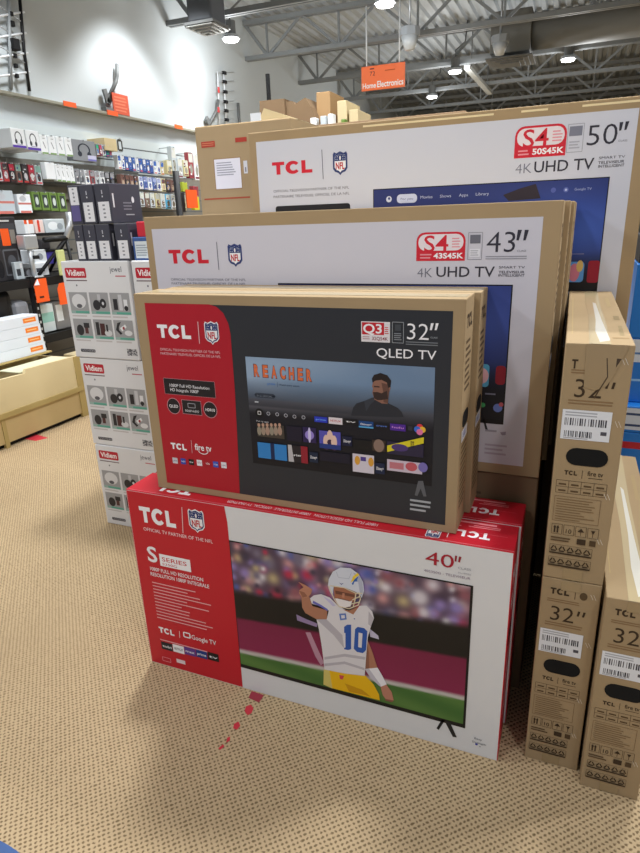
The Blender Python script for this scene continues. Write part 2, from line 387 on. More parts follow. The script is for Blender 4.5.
# ------------------------------------------------------------------ left wall: ledge, slat wall, antennas
LEDGE = mat('ledge_wood', (142, 140, 126), .6, noise=.06)
o = struct(box('trim_1', (WX, -2, 2.315), (WX + .07, 24, 2.34), LEDGE, None, .004))
def slat_mat():
    m = bpy.data.materials.new('slat_wall'); m.use_nodes = True; nt = m.node_tree; N = nt.nodes; L = nt.links; b = N['Principled BSDF']
    g = N.new('ShaderNodeNewGeometry'); sx = N.new('ShaderNodeSeparateXYZ'); L.new(g.outputs['Position'], sx.inputs[0])
    a = N.new('ShaderNodeMath'); a.operation = 'FRACT'; d = N.new('ShaderNodeMath'); d.operation = 'DIVIDE'; d.inputs[1].default_value = .12; L.new(sx.outputs[2], d.inputs[0]); L.new(d.outputs[0], a.inputs[0])
    c = N.new('ShaderNodeMath'); c.operation = 'LESS_THAN'; c.inputs[1].default_value = .10; L.new(a.outputs[0], c.inputs[0])
    mx = N.new('ShaderNodeMix'); mx.data_type = 'RGBA'; mx.inputs[6].default_value = (*lin((204, 210, 210)), 1); mx.inputs[7].default_value = (*lin((86, 90, 90)), 1)
    lo = N.new('ShaderNodeMath'); lo.operation = 'LESS_THAN'; lo.inputs[1].default_value = 1.80; L.new(sx.outputs[2], lo.inputs[0])
    m2 = N.new('ShaderNodeMix'); m2.data_type = 'RGBA'; m2.inputs[6].default_value = (*lin((198, 206, 206)), 1); m2.inputs[7].default_value = (*lin((118, 114, 106)), 1)
    L.new(lo.outputs[0], m2.inputs[0]); L.new(m2.outputs[2], mx.inputs[6])
    L.new(c.outputs[0], mx.inputs[0]); L.new(mx.outputs[2], b.inputs['Base Color']); b.inputs['Roughness'].default_value = .6
    return m
t = box('slat_wall_panel', (WX, 0.6, .1), (WX + .02, 12, 2.14), slat_mat()); tag(t, 'pale grooved slat wall panelling that carries the hanging stock', 'panel')
# grooved backing is one panel; shelves below the upper row
SH = mat('shelf_grey', (128, 126, 118), .6)

def antenna(label, loc):
    t = thing('tv_antenna', loc, label, 'antenna'); return t
# large antenna on the ledge at the far left
a = PX(28, 92, 'x', WX + .04); y0 = a.y
def L(px, py): v = PX(px, py, 'x', WX + .04); return v - Vector((WX + .04, y0, 2.34))
t = antenna('large white rod antenna standing on the ledge at the far left', (WX + .04, y0, 2.34))
tube('mast', [L(8, -25), L(9.5, 40), L(11, 89)], .014, mat('mast_grey', (150, 156, 160), .5), t)
tube('boom', [L(19, -10), L(24, 50), L(29.5, 91)], .013, BLACKM, t)
for yy in (-20, 14, 35, 55, 74): tube('rod', [L(-12, yy + 4), L(23 + yy * .09, yy - 2)], .009, WHITEP, t, 6)
for yy in (10, 30, 50): tube('cross_rod', [L(-6, yy - 8), L(24 + yy * .05, yy + 14)], .005, SILVER, t, 6)
bm = bmesh.new()
for yy, r in ((24, .025), (45, .05), (14, .02), (56, .02), (66, .02), (76, .02)):
    c = L(9 + yy * .09, yy); r *= .65; box('insulator', (c.x - r + .01, c.y - r, c.z - r * 1.2), (c.x + r + .01, c.y + r, c.z + r * 1.2), BLACKM, t, .004)
# arm bracket antenna mount with sign
a = PX(107, 104, 'x', WX + .04); y0 = a.y
t = thing('antenna_mount', (WX + .04, y0, 2.34), 'bent grey antenna mount arm standing on the ledge beside the red sign', 'bracket')
tube('mast', [L(110, 95), L(116, 82), L(117, 76), L(117, 64)], .018, GREYM, t)
bm = bmesh.new(); c = L(107, 96); add_box(bm, (-.03, c.y - .07, 0), (.03, c.y + .1, .04)); bar(bm, L(104, 89), L(108, 103), .05, .02); bar(bm, L(108, 103), L(113, 90), .05, .02); bmobj('foot', bm, GREYM, t)
a = PX(119, 112, 'x', WX + .06); b_ = PX(119, 92, 'x', WX + .06); c = PX(113, 110, 'x', WX + .06); d = PX(128.5, 112, 'x', WX + .06)
t = thing('price_sign', (WX + .066, c.y, 2.34), 'red price sign leaning on the ledge beside the bent antenna mount', 'sign')
hh = b_.z - a.z; ww = d.y - c.y
box('card', (-.004, 0, 0), (.006, ww, hh), mat('sign_red', (206, 82, 50), .6), t)
k = Ink((.0065, 0, 0), (0, 1, 0), (0, 0, 1), (1, 0, 0)); k.lines(.1 * ww, .1 * hh, .9 * ww, .9 * hh, 5, (228, 130, 100)); k.build('printed_lines', t, INKM)
# second antenna
a = PX(220, 124, 'x', WX + .04); y0 = a.y
t = antenna('slim ladder shaped antenna with red clips behind the big brown carton', (WX + .04, y0, 2.34))
tube('mast', [L(219.5, 125), L(217.5, 72)], .010, WHITEP, t); tube('boom', [L(226.5, 125), L(223.5, 73)], .010, WHITEP, t)
for yy in (73, 82, 92, 102, 111, 120): tube('rod', [L(216, yy), L(234, yy - 1)], 0.004, SILVER, t, 6)
bm = bmesh.new()
for yy in (73, 82, 92, 102, 111, 120): c = L(223.5 + (yy - 73) * .055, yy); box('insulator', (c.x - .01, c.y - .03, c.z - .018), (c.x + .03, c.y + .03, c.z + .018), BLACKM, t, .005)
bm = bmesh.new()
for yy in (90, 110): c = L(217, yy); box('clip', (c.x + .02, c.y - .018, c.z - .03), (c.x + .028, c.y + .018, c.z + .03), mat('red_clip', (220, 80, 80), .5), t)
a = PX(210, 124, 'x', WX + .04); y0 = a.y
t = thing('antenna_mount', (WX + .04, y0, 2.34), 'grey antenna mount behind the big carton left of the ladder antenna', 'bracket')
tube('mast', [L(209, 125), L(217, 110), L(218, 100)], .02, GREYM, t); bm = bmesh.new(); bar(bm, L(206, 118), L(210, 125), .06, .03); bmobj('foot', bm, GREYM, t)
a = PX(239.5, 124, 'x', WX + .04); y0 = a.y
tag(tube('antenna_pole', [(WX + .04, y0, 2.34), Vector((WX + .04, y0, 2.34)) + L(238, 103)], .02, GREYM), 'short grey pole on the ledge right of the ladder antenna', 'pole')
for px, lab in ((62, 'orange tag on the ledge nearest the large antenna'), (106, 'orange tag on the ledge under the bent antenna mount'), (174, 'orange tag on the bare middle of the ledge'), (201, 'orange tag on the ledge at the big brown carton')):
    p = PX(px, 95 + (px - 62) * .23, 'x', WX + .07)
    tag(box('ledge_tag', (WX + .0705, p.y, 2.315), (WX + .076, p.y + .15, 2.355), ORANGE), lab, 'tag')

# stock hanging on the slat wall; every item has its own box, placed on the wall
XP = -3.0
def witem(name, px0, px1, yt, yb, depth, m, label, cat, group=None, draw=None, xp=XP, bev=.003):
    a = PX(px0, yb, 'x', xp); b = PX(px1, yb, 'x', xp); c = PX(px0 - .12 * (yb - yt), yt, 'x', xp)
    w_, h = max(.02, b.y - a.y), c.z - a.z
    t = thing(name, (xp, a.y, a.z), label, cat, group)
    box('pack_body', (-depth, 0, 0), (0, w_, h), m, t, bev)
    if depth < .15: box('peg_hook', (WX + .02 - xp, w_ / 2 - .004, h * .96), (.02, w_ / 2 + .004, h * .96 + .008), SILVER, t)
    if draw:
        k = Ink((.0, 0, 0), (0, 1, 0), (0, 0, 1), (1, 0, 0)); draw(k, w_, h); k.build('printed_front', t, INKM)
    return t
def ring(k, w_, h, col, cu=.5, cv=.55, r=.26):
    pts = []; inn = []
    for i in range(17):
        a = math.radians(-40 + 260 * i / 16); pts.append((cu * w_ + r * w_ * math.cos(a), cv * h + r * h * 1.15 * math.sin(a))); inn.append((cu * w_ + .75 * r * w_ * math.cos(a), cv * h + .8 * r * h * 1.15 * math.sin(a)))
    k.poly(pts + inn[::-1], col)
    for s in (-1, 1): k.disc((cu + s * r * .75) * w_, (cv - .22) * h, .09 * w_, .13 * h, col, 12)
def d_head(c1=(70, 74, 84), bot=(96, 70, 170)):
    def f(k, w_, h):
        k.rect(0, 0, w_, .13 * h, bot); ring(k, w_, h, c1); k.rect(.3 * w_, .17 * h, .75 * w_, .2 * h, (130, 130, 170))
    return f
def d_pack(cols):
    def f(k, w_, h):
        k.rect(.08 * w_, .62 * h, .92 * w_, .95 * h, cols[0]); k.disc(.5 * w_, .36 * h, .3 * w_, .2 * h, cols[1], 10); k.rect(.1 * w_, .05 * h, .9 * w_, .13 * h, cols[2])
        for q in range(4):
            a = random.uniform(.05, .6); b = random.uniform(.1, .85); k.rect(a * w_, b * h, (a + random.uniform(.1, .35)) * w_, (b + random.uniform(.04, .12)) * h, random.choice(((40, 40, 46), (220, 222, 226), (120, 60, 60), (70, 90, 140), (150, 150, 140), cols[0])))
    return f
def d_white(k, w_, h):
    k.poly([(.35 * w_, .65 * h), (.45 * w_, .65 * h), (.7 * w_, .3 * h), (.6 * w_, .3 * h)], (120, 124, 130)); k.rect(.1 * w_, 0, .95 * w_, .09 * h, (126, 158, 104)); k.rect(.4 * w_, .8 * h, .75 * w_, .84 * h, (170, 175, 180))
PW = mat('pack_white', (232, 236, 240), .5); PG = mat('pack_grey', (132, 136, 142), .5); PB = mat('pack_blue', (74, 104, 168), .45); PK = mat('pack_black', (44, 42, 46), .5)
PR = mat('pack_red', (150, 62, 70), .5); PGR = mat('pack_green', (106, 136, 62), .5); PBR = mat('pack_brown', (120, 92, 84), .5); PY = mat('pack_cream', (214, 204, 160), .5); PCL = mat('clear_pack', (196, 206, 212), .15, spec=.7)
witem('headphone_box', 13.2, 26.5, 127.5, 147, .28, PW, 'white boxed headphones with purple base, nearer of the pair on the wall', 'headphones', draw=d_head(), xp=-2.9)
witem('headphone_box', 28.2, 41, 129.5, 149.5, .28, PW, 'white boxed headphones with purple base, farther of the pair on the wall', 'headphones', draw=d_head(), xp=-2.9)
for i in range(4): witem('hanging_pack', 42 + i * 8.2, 49 + i * 8.2, 134.5 + i * .9, 153.5 + i * .8, .04, PW, 'slim white hanging pack with green base on the top row', 'pack', 'white packs on the top row', d_white)
def d_gh(k, w_, h): ring(k, w_, h, (52, 56, 66)); k.rect(.62 * w_, .04 * h, .98 * w_, .3 * h, (190, 190, 215)); k.rect(.62 * w_, .04 * h, .98 * w_, .12 * h, (110, 110, 180))
witem('headphone_box', 73.5, 97, 138.5, 160, .07, PG, 'flat grey boxed headphones on the top row of the wall', 'headphones', draw=d_gh)
cols = [(60, 170, 130), (200, 90, 120), (80, 120, 190), (230, 230, 235), (90, 70, 110)]
for i in range(5): witem('small_pack', 97 + i * 3.2, 99.8 + i * 3.2, 144 + i * .6, 155 + i * .5, .05, [PG, PR, PW, PB, PG][i], 'tiny colourful pack squeezed beside the grey boxed headphones', 'pack', 'tiny packs beside the grey headphones', d_pack((cols[i], cols[(i + 2) % 5], cols[(i + 3) % 5])))
witem('small_carton', 105.5, 117.5, 137.5, 150, .2, CARDP, 'small open brown carton on the top row of the wall', 'carton', xp=-2.98)
def d_head2(k, w_, h): k.frame(.15 * w_, .12 * h, .85 * w_, .88 * h, .02, (70, 70, 66))
witem('framed_pack', 118, 123.5, 138.5, 151.5, .04, PCL, 'dark framed pack right beside the small open brown carton', 'pack', draw=d_head2)
for i in range(13):
    x0 = 119 + i * 3.55
    witem('hanging_pack', x0, x0 + 3.0, 155 + i * .55, 169 + i * .5, .05, [PW, PW, PB, PB, PB, PW, PB, PB, PB, PB, PW, PW, PY][i], 'narrow blue or white hanging pack on the upper far hooks', 'pack', 'blue and white packs on the upper far hooks', d_pack(((230, 232, 240), (60, 90, 170), (40, 60, 120)) if i % 2 else ((70, 110, 190), (225, 228, 232), (200, 90, 80))))
for i in range(6):
    x0 = 168 + i * 5.5
    witem('hanging_pack', x0, x0 + 4.6, [160, 146, 158, 160, 152, 154][i], [174, 176, 178, 176, 178, 180][i], .05, [PY, PCL, PCL, PY, PR, PW][i], 'tall pale hanging pack on the far hooks left of the big carton', 'pack', 'tall pale packs left of the big carton', d_pack(((214, 216, 210), (150, 150, 140), (120, 60, 70))))
for i in range(12):
    x0 = 122 + i * 4.5
    witem('hanging_pack', x0, x0 + 3.9, 174 + i * .5, 187 + i * .5, .05, [PBR, PK, PBR, PK, PW, PB, PW, PB, PW, PY, PK, PBR][i], 'narrow hanging pack on the second row of far hooks', 'pack', 'packs on the second row of far hooks', d_pack(((160, 170, 210), (80, 90, 150), (200, 190, 190)) if 3 < i < 9 else ((110, 80, 74), (180, 160, 140), (60, 50, 50))))
for i in range(9):
    x0 = 141 + i * 5.2
    witem('hanging_pack', x0, x0 + 4.4, 192 + i * .4, 207 + i * .4, .05, [PCL, PBR, PCL, PY, PCL, mat('pack_sky', (96, 182, 226), .5), PW, PK, PY][i], 'hanging pack on the third row of far hooks', 'pack', 'packs on the third row of far hooks', d_pack(((200, 204, 196), (110, 100, 84), (90, 86, 80))))
# second row, near end
for i in range(7): witem('hanging_pack', -2 + i * 6.6, 3.6 + i * 6.6, 162 + i * .5, 181 + i * .6, .05, [PCL, PR, PK, PBR, PK, PR, PCL][i], 'dark or reddish hanging pack on the second row at the near end', 'pack', 'reddish packs on the second row', d_pack([((130, 170, 160), (60, 60, 64), (210, 60, 70)), ((70, 66, 70), (200, 200, 205), (190, 60, 60)), ((190, 60, 80), (210, 214, 214), (90, 60, 60))][i % 3]))
witem('white_pack', 47.2, 56.5, 162, 179, .05, PW, 'plain white boxed pack in the middle of the second row', 'pack')
for i in range(4): witem('hanging_pack', 57.5 + i * 4.6, 61.8 + i * 4.6, 164 + i * .6, 181 + i * .6, .04, PW, 'slim white hanging pack with green base on the second row', 'pack', 'white packs on the second row', d_white)
for i in range(8): witem('hanging_pack', 76.5 + i * 5, 80.8 + i * 5, 169 + i * .5, 184 + i * .5, .05, [PG, PG, PW, PR, PCL, PW, PK, PK][i], 'grey or red hanging pack above the charcoal cartons', 'pack', 'packs above the charcoal cartons', d_pack(((150, 152, 158), (90, 92, 98), (210, 210, 212))))
# third row, near end
def d_wr(k, w_, h): k.rect(0, .45 * h, w_, .55 * h, (200, 120, 110)); k.disc(.4 * w_, .75 * h, .25 * w_, .15 * h, (190, 194, 200)); k.rect(.1 * w_, 0, .9 * w_, .12 * h, (210, 120, 110))
witem('clear_pack', -6, 16.5, 190, 214, .12, PCL, 'large clear and red pack at the left end of the third row', 'pack', draw=d_wr)
witem('clear_pack', 20, 33, 194, 213, .06, PW, 'white and red pack left of the green framed packs', 'pack', draw=d_wr)
for i in range(4):
    def d_g(k, w_, h): k.rect(.2 * w_, .15 * h, .85 * w_, .85 * h, (62, 70, 66)); k.disc(.55 * w_, .5 * h, .2 * w_, .22 * h, (200, 210, 206)); 
    witem('green_pack', 34.5 + i * 8.6, 42 + i * 8.6, 191.5 + i * .5, 210 + i * .5, .06, PGR, 'green framed hanging pack on the third row', 'pack', 'green framed packs on the third row', d_g)
# grey shelf boards between rows
for (px, py, lab) in ((0, 160, 'grey shelf board under the white boxed headphones'), (0, 188, 'grey shelf board under the reddish packs'), (0, 220, 'grey shelf board under the green framed packs')):
    z = PX(px, py, 'x', -3.1).z
    tag(box('shelf_board', (WX + .02, .9, z - .07), (WX + .06, 4.3, z + .03), SH), lab, 'shelf')
# dark upright and orange price tag at the far end of the wall
p = PX(180, 215, 'x', -2.8); q = PX(176, 171, 'x', -2.8)
tag(tube('shelf_post', [(p.x, p.y, 0), (p.x, p.y, q.z)], .035, BLACKM), 'dark upright post left of the far orange price tag', 'post')
yp = p.y; p = PX(187, 208, 'x', -2.76); q = PX(194, 190, 'x', -2.76)
t = thing('price_tag', (-2.76, p.y, p.z), 'far orange price tag hanging left of the big brown carton', 'tag')
box('card', (0, 0, 0), (.012, .2, q.z - p.z), ORANGE, t); box('arm', (-.012, yp + .03 - p.y, q.z - p.z - .03), (0, .19, q.z - p.z - .02), BLACKM, t)
for i, (x0, x1, yt, yb, m) in enumerate(((181, 186, 192, 212, PK), (194, 199, 186, 197, PR), (195, 200, 196, 210, mat('pack_yellow', (214, 206, 50), .5)), (183, 188, 182, 192, mat('pack_lime', (176, 190, 60), .5)))):
    witem('hanging_pack', x0, x1, yt, yb, .05, m, ['black pack left of the far orange price tag', 'red pack above right of the far orange price tag', 'yellow pack right of the far orange price tag', 'lime pack above left of the far orange price tag'][i], 'pack', xp=-2.85)

# ------------------------------------------------------------------ black rack in front of the slat wall and what is on it
t = thing('storage_rack', (-2.5, 2.1, 0), 'black metal storage rack in front of the slat wall', 'rack')
bm = bmesh.new()
for y in (.2, 2.06, 3.9):
    pass
bm.free()
for y in (-1.0, 0.0, 1.7):
    for x in (-.45, 0): box('post', (x - .02, y - .02, 0), (x + .02, y + .02, .985), BLACKM, t)
for z, l in ((.96, 'upper'), (.545, 'lower')):
    bm = bmesh.new()
    add_box(bm, (-.45, -1.0, z - .02), (.0, 1.7, z + .0)); add_box(bm, (-.015, -1.0, z - .05), (.015, 1.7, z + .012)); add_box(bm, (-.465, -1.0, z - .05), (-.435, 1.7, z + .012))
    bmobj('shelf', bm, BLACKM, t)
bm = bmesh.new()
for k in range(10): add_box(bm, (.0205, -.007, .45 + k * .05), (.0215, .007, .468 + k * .05))
bmobj('post_slots', bm, SILVER, t)
def ritem(name, px0, px1, yt, yb, xp, depth, m, label, cat, draw=None, z=None, bev=.004):
    a = PX(px0, yb, 'x', xp); b = PX(px1, yb, 'x', xp); c = PX(px0, yt, 'x', xp)
    z0 = a.z if z is None else z
    t = thing(name, (xp, a.y, z0), label, cat)
    box('body', (-depth, 0, 0), (0, max(.03, b.y - a.y), c.z - z0), m, t, bev)
    if draw:
        k = Ink((0, 0, 0), (0, 1, 0), (0, 0, 1), (1, 0, 0)); draw(k, b.y - a.y, c.z - z0); k.build('printed_front', t, INKM)
    return t
def d_or(k, w_, h):
    k.rect(.1 * w_, .70 * h, .9 * w_, .9 * h, (70, 70, 74)); k.rect(.2 * w_, .55 * h, .6 * w_, .82 * h, (236, 92, 34)); k.rect(.64 * w_, .58 * h, .88 * w_, .8 * h, (130, 124, 116)); k.dash(.15 * w_, .92 * h, .7 * w_, .04 * h, (200, 200, 200))
    k.frame(.15 * w_, .08 * h, .85 * w_, .48 * h, .012, (96, 98, 104)); k.disc(.5 * w_, .3 * h, .2 * w_, .1 * h, (84, 86, 92))
ritem('tall_black_pack', 5, 25.5, 217, 278, -2.6, .1, PK, 'tall black pack with an orange square standing on the rack', 'pack', d_or, z=.97)
def d_sil(k, w_, h): k.rect(0, .7 * h, w_, h, (226, 92, 50)); k.rect(.3 * w_, 0, .5 * w_, h, (240, 240, 240))
GZ = PX(45, 233, 'x', -2.78).z
tag(box('shelf_board', (WX + .02, PX(24, 233, 'x', -2.78).y, GZ - .02), (-2.76, PX(68, 233, 'x', -2.78).y, GZ - .001), BLACKM), 'black shelf board carrying the white and orange boxed gadgets', 'shelf')
ritem('boxed_gadget', 26, 35, 220, 234, -2.75, .12, PW, 'white and orange boxed gadget behind the silver stand', 'box', d_sil, z=GZ)
ritem('boxed_gadget', 36, 45, 220, 233, -2.8, .12, mat('box_redwhite', (232, 210, 204), .5), 'white box with a red stripe behind the silver stand', 'box', lambda k, w_, h: k.rect(.3 * w_, .1 * h, .55 * w_, h, (214, 70, 50)), z=GZ)
ritem('clamshell_pack', 46, 66, 219, 233, -2.8, .1, PCL, 'clear clamshell pack below the green framed packs', 'pack', lambda k, w_, h: (k.disc(.4 * w_, .5 * h, .25 * w_, .3 * h, (230, 236, 240)), k.disc(.75 * w_, .45 * h, .15 * w_, .25 * h, (150, 160, 168))), z=GZ)
ritem('boxed_gadget', 36, 48, 250, 264, -2.66, .16, WHITEP, 'white boxed gadget on the rack beside the purple box', 'box', lambda k, w_, h: k.disc(.45 * w_, .5 * h, .25 * w_, .25 * h, (150, 156, 164)))
ritem('purple_box', 48.5, 57, 251, 264, -2.7, .14, mat('pack_purple', (80, 72, 176), .5), 'purple box on the rack beside the black tripod', 'box')
ritem('boxed_gadget', 36, 50, 263, 276, -2.64, .18, PW, 'low white box lying on the rack under the purple box', 'box', lambda k, w_, h: k.rect(.1 * w_, .3 * h, .7 * w_, .6 * h, (70, 72, 80)), z=.97)
ritem('boxed_gadget', -4, 6, 250, 272, -2.55, .2, PK, 'black boxed item at the left end of the rack top', 'box', lambda k, w_, h: k.disc(.5 * w_, .4 * h, .4 * w_, .3 * h, (30, 30, 34)), z=.97)
ritem('boxed_gadget', 12, 31, 250, 276, -2.8, .1, mat('pack_silver', (150, 156, 164), .4), 'silver grey boxed item behind the tall black pack', 'box', lambda k, w_, h: k.rect(.1 * w_, .1 * h, .8 * w_, .4 * h, (60, 62, 68)), z=.97)
ritem('black_gadget', 42, 52, 239, 250, -2.72, .1, PK, 'black gadget above the purple box beside the tripod arm', 'gadget', z=PX(42, 250.5, 'x', -2.72).z, bev=.02)
GY = PX(40, 250.5, 'x', -2.72)
tag(box('shelf_board', (WX + .02, GY.y - .05, GY.z - .018), (-2.7, GY.y + .32, GY.z - .001), BLACKM), 'black shelf board carrying the black gadget behind the tripod arm', 'shelf')
ritem('lime_pack', 59, 66, 250, 262, -2.46, .02, mat('pack_pale_lime', (200, 206, 140), .5), 'pale lime pack standing between the tripod and the white cartons', 'pack', z=.97)
ritem('boxed_gadget', 17, 25, 262, 277, -2.56, .035, PCL, 'small clear boxed gadget at the foot of the tall black pack', 'box', lambda k, w_, h: (k.rect(.1 * w_, .2 * h, .6 * w_, .6 * h, (60, 62, 68)), k.rect(.6 * w_, .65 * h, .9 * w_, .9 * h, (220, 222, 226))), z=.97)
ritem('cable_pack', 26, 34, 268, 277, -2.58, .1, PK, 'low black cable pack at the foot of the silver stand', 'pack', lambda k, w_, h: k.disc(.5 * w_, .5 * h, .35 * w_, .35 * h, (120, 122, 128)), z=.97)
# silver stand
a = PX(35, 278, 'x', -2.52)
t = thing('silver_stand', (a.x, a.y, .972), 'silver upright stand with a clamp head on the rack edge', 'stand')
tube('pole', [(0, 0, 0), (0, -.005, .22)], .016, SILVER, t); box('clamp_head', (-.05, -.06, .2), (.03, .06, .30), SILVER, t, .01); box('base', (-.06, -.05, 0), (.04, .05, .012), SILVER, t, .004)
box('joint', (-.03, .0, .13), (.03, .05, .155), BLACKM, t, .004)
# black tripod boom
a = PX(55, 280, 'x', -2.45)
t = thing('camera_tripod', (-2.6, a.y, .972), 'black camera tripod with silver head standing left of the charcoal cartons', 'tripod')
h0 = PX(66, 238, 'x', -2.6); hv = h0 - Vector((-2.6, a.y, .972))
tube('leg', [(0, 0, 0.01), hv], .013, BLACKM, t); tube('leg', [(.1, .25, 0.01), hv], .013, BLACKM, t); tube('leg', [(-.15, .25, 0.01), hv], .013, BLACKM, t)
e = PX(44, 240, 'x', -2.6) - Vector((-2.6, a.y, .972)); tube('arm', [hv, e], .02, BLACKM, t)
g1 = PX(68, 212, 'x', -2.6) - Vector((-2.6, a.y, .972)); tube('head', [hv, hv.lerp(g1, .5) + Vector((0, .03, 0)), g1], .022, SILVER, t)
# orange tags on the rack
for px0, px1, yt, yb, lab in ((37, 50, 279, 303, 'orange tag with a curled white corner on the rack post'), (60, 69, 283, 305, 'orange tag half hidden behind the white carton stack')):
    a = PX(px0, yb, 'x', -2.46); b = PX(px1, yb, 'x', -2.46); c = PX(px0, yt, 'x', -2.46)
    t = thing('price_tag', (-2.46, a.y, a.z), lab, 'tag'); w_, h = b.y - a.y, c.z - a.z
    prism('card', [(0, 0, 0), (0, w_, 0), (0, w_, h), (0, .3 * w_, h), (0, 0, .75 * h)], (.004, 0, 0), ORANGE, t)
    if px0 < 50:
        prism('curled_corner', [(.005, 0, .75 * h), (.005, .3 * w_, h), (.012, .36 * w_, .74 * h)], (.002, 0, 0), WHITEP, t)
        k = Ink((.0045, 0, 0), (0, 1, 0), (0, 0, 1), (1, 0, 0)); k.dash(.25 * w_, .15 * h, .6 * w_, .14 * h, (60, 40, 30)); k.build('price', t, INKM)
# stuff on the rack's lower shelf
ritem('clear_bag', 18, 33, 301, 320, -2.55, .25, mat('grey_film', (150, 152, 158), .2, spec=.7), 'grey plastic wrapped bundle on the lower rack shelf', 'bundle', z=.56, bev=.04)
ritem('black_bundle', -6, 17, 291, 318, -2.55, .3, mat('black_film', (28, 28, 30), .35), 'black wrapped bundle at the left end of the lower rack shelf', 'bundle', z=.56, bev=.05)
ritem('white_pack', 42, 55.5, 305, 322, -2.56, .2, mat('pack_mint', (206, 216, 216), .5), 'pale mint and white pack on the lower rack shelf', 'pack', lambda k, w_, h: k.rect(.05 * w_, .35 * h, .95 * w_, .7 * h, (150, 196, 184)), z=.56)
ritem('grey_pack', 57, 71, 302, 324, -2.56, .2, mat('pack_taupe', (128, 126, 124), .5), 'grey pack with a white label on the lower rack shelf', 'pack', lambda k, w_, h: k.rect(.1 * w_, .3 * h, .55 * w_, .9 * h, (226, 230, 232)), z=.56)

# tan display bin along the aisle
BINM = mat('bin_tan', (218, 200, 156), .7, noise=.08, nscale=4); BINF = mat('bin_face', (190, 166, 118), .75, noise=.1, nscale=5); BINT = mat('bin_trim', (176, 154, 98), .7)
t = thing('display_bin', (-2.1, 2.02, 0), 'long tan display bin with torn upper edge along the carpet', 'bin')
LB = 3.2
prism('front_panel', [(-.02, -LB, .03), (-.02, 0, .03), (-.02, 0, .222), (-.02, -LB, .222)], (.02, 0, 0), BINF, t)
prism('upper_panel', [(-.02, -LB, .222), (-.02, 0, .222), (-.02, 0, .445), (-.02, -.30, .452), (-.02, -.46, .455), (-.02, -.475, .428), (-.02, -.68, .435), (-.02, -LB, .44)], (.022, 0, 0), BINM, t)
box('band', (0, -LB, .19), (.012, 0, .226), BINT, t, .002); box('corner_post', (-.015, -.05, 0), (.008, .005, .445), BINT, t); box('corner_post', (-.015, -.72, 0), (.006, -.69, .225), BINT, t)
box('end_panel', (-.36, -.015, 0), (-.02, 0, .43), BINM, t); box('back_panel', (-.38, -LB, 0), (-.36, 0, .463), BINM, t); box('bin_floor', (-.36, -LB, .30), (-.02, -.015, .32), BINT, t)
box('plinth', (-.3, -LB, 0), (-.03, -.02, .03), BLACKM, t); box('torn_flap', (-.2, -.5, .435), (-.02, -.05, .44), mat('flap_mint', (206, 208, 180), .7), t)
# white boxes stacked behind the bin edge
wz = .474
for i in range(4):
    y1 = 1.975 - .006 * i
    labs = ['lowest', 'second from the bottom', 'third from the bottom', 'topmost']
    t = thing('white_box', (-2.34, y1, wz + .068 * i), 'flat white box with orange label, %s of the stack on the bin' % labs[i], 'box', 'flat white boxes in the display bin')
    box('carton', (-.14, -.72, 0), (0, 0, .067), mat('box_bluewhite', (222, 228, 238), .5), t, .003)
    k = Ink((0, 0, 0), (0, 1, 0), (0, 0, 1), (1, 0, 0)); k.rect(-.135, .02, -.025, .052, (236, 130, 50)); k.dash(-.12, .03, -.04, .012, (250, 190, 130)); k.build('orange_label', t, INKM)
box('inner_deck', (-.38, -LB, .464), (-.22, -.015, .4735), BINT, bpy.data.objects['display_bin'])
# small tan carton on the floor by the rack
a = PX(52, 356, 'x', -2.2); b = PX(73, 352, 'x', -2.2)
t = thing('small_carton', (-2.42, 2.2, 0), 'small tan carton between the display bin and the white carton stack', 'carton')
box('carton', (0, 0, 0), (.3, .5, .40), CARDP, t, .004); k = Ink((0, 0, .4), (1, 0, 0), (0, 1, 0), (0, 0, 1)); k.rect(.13, .0, .17, .5, (210, 196, 160)); k.build('packing_tape', t, TAPEM)

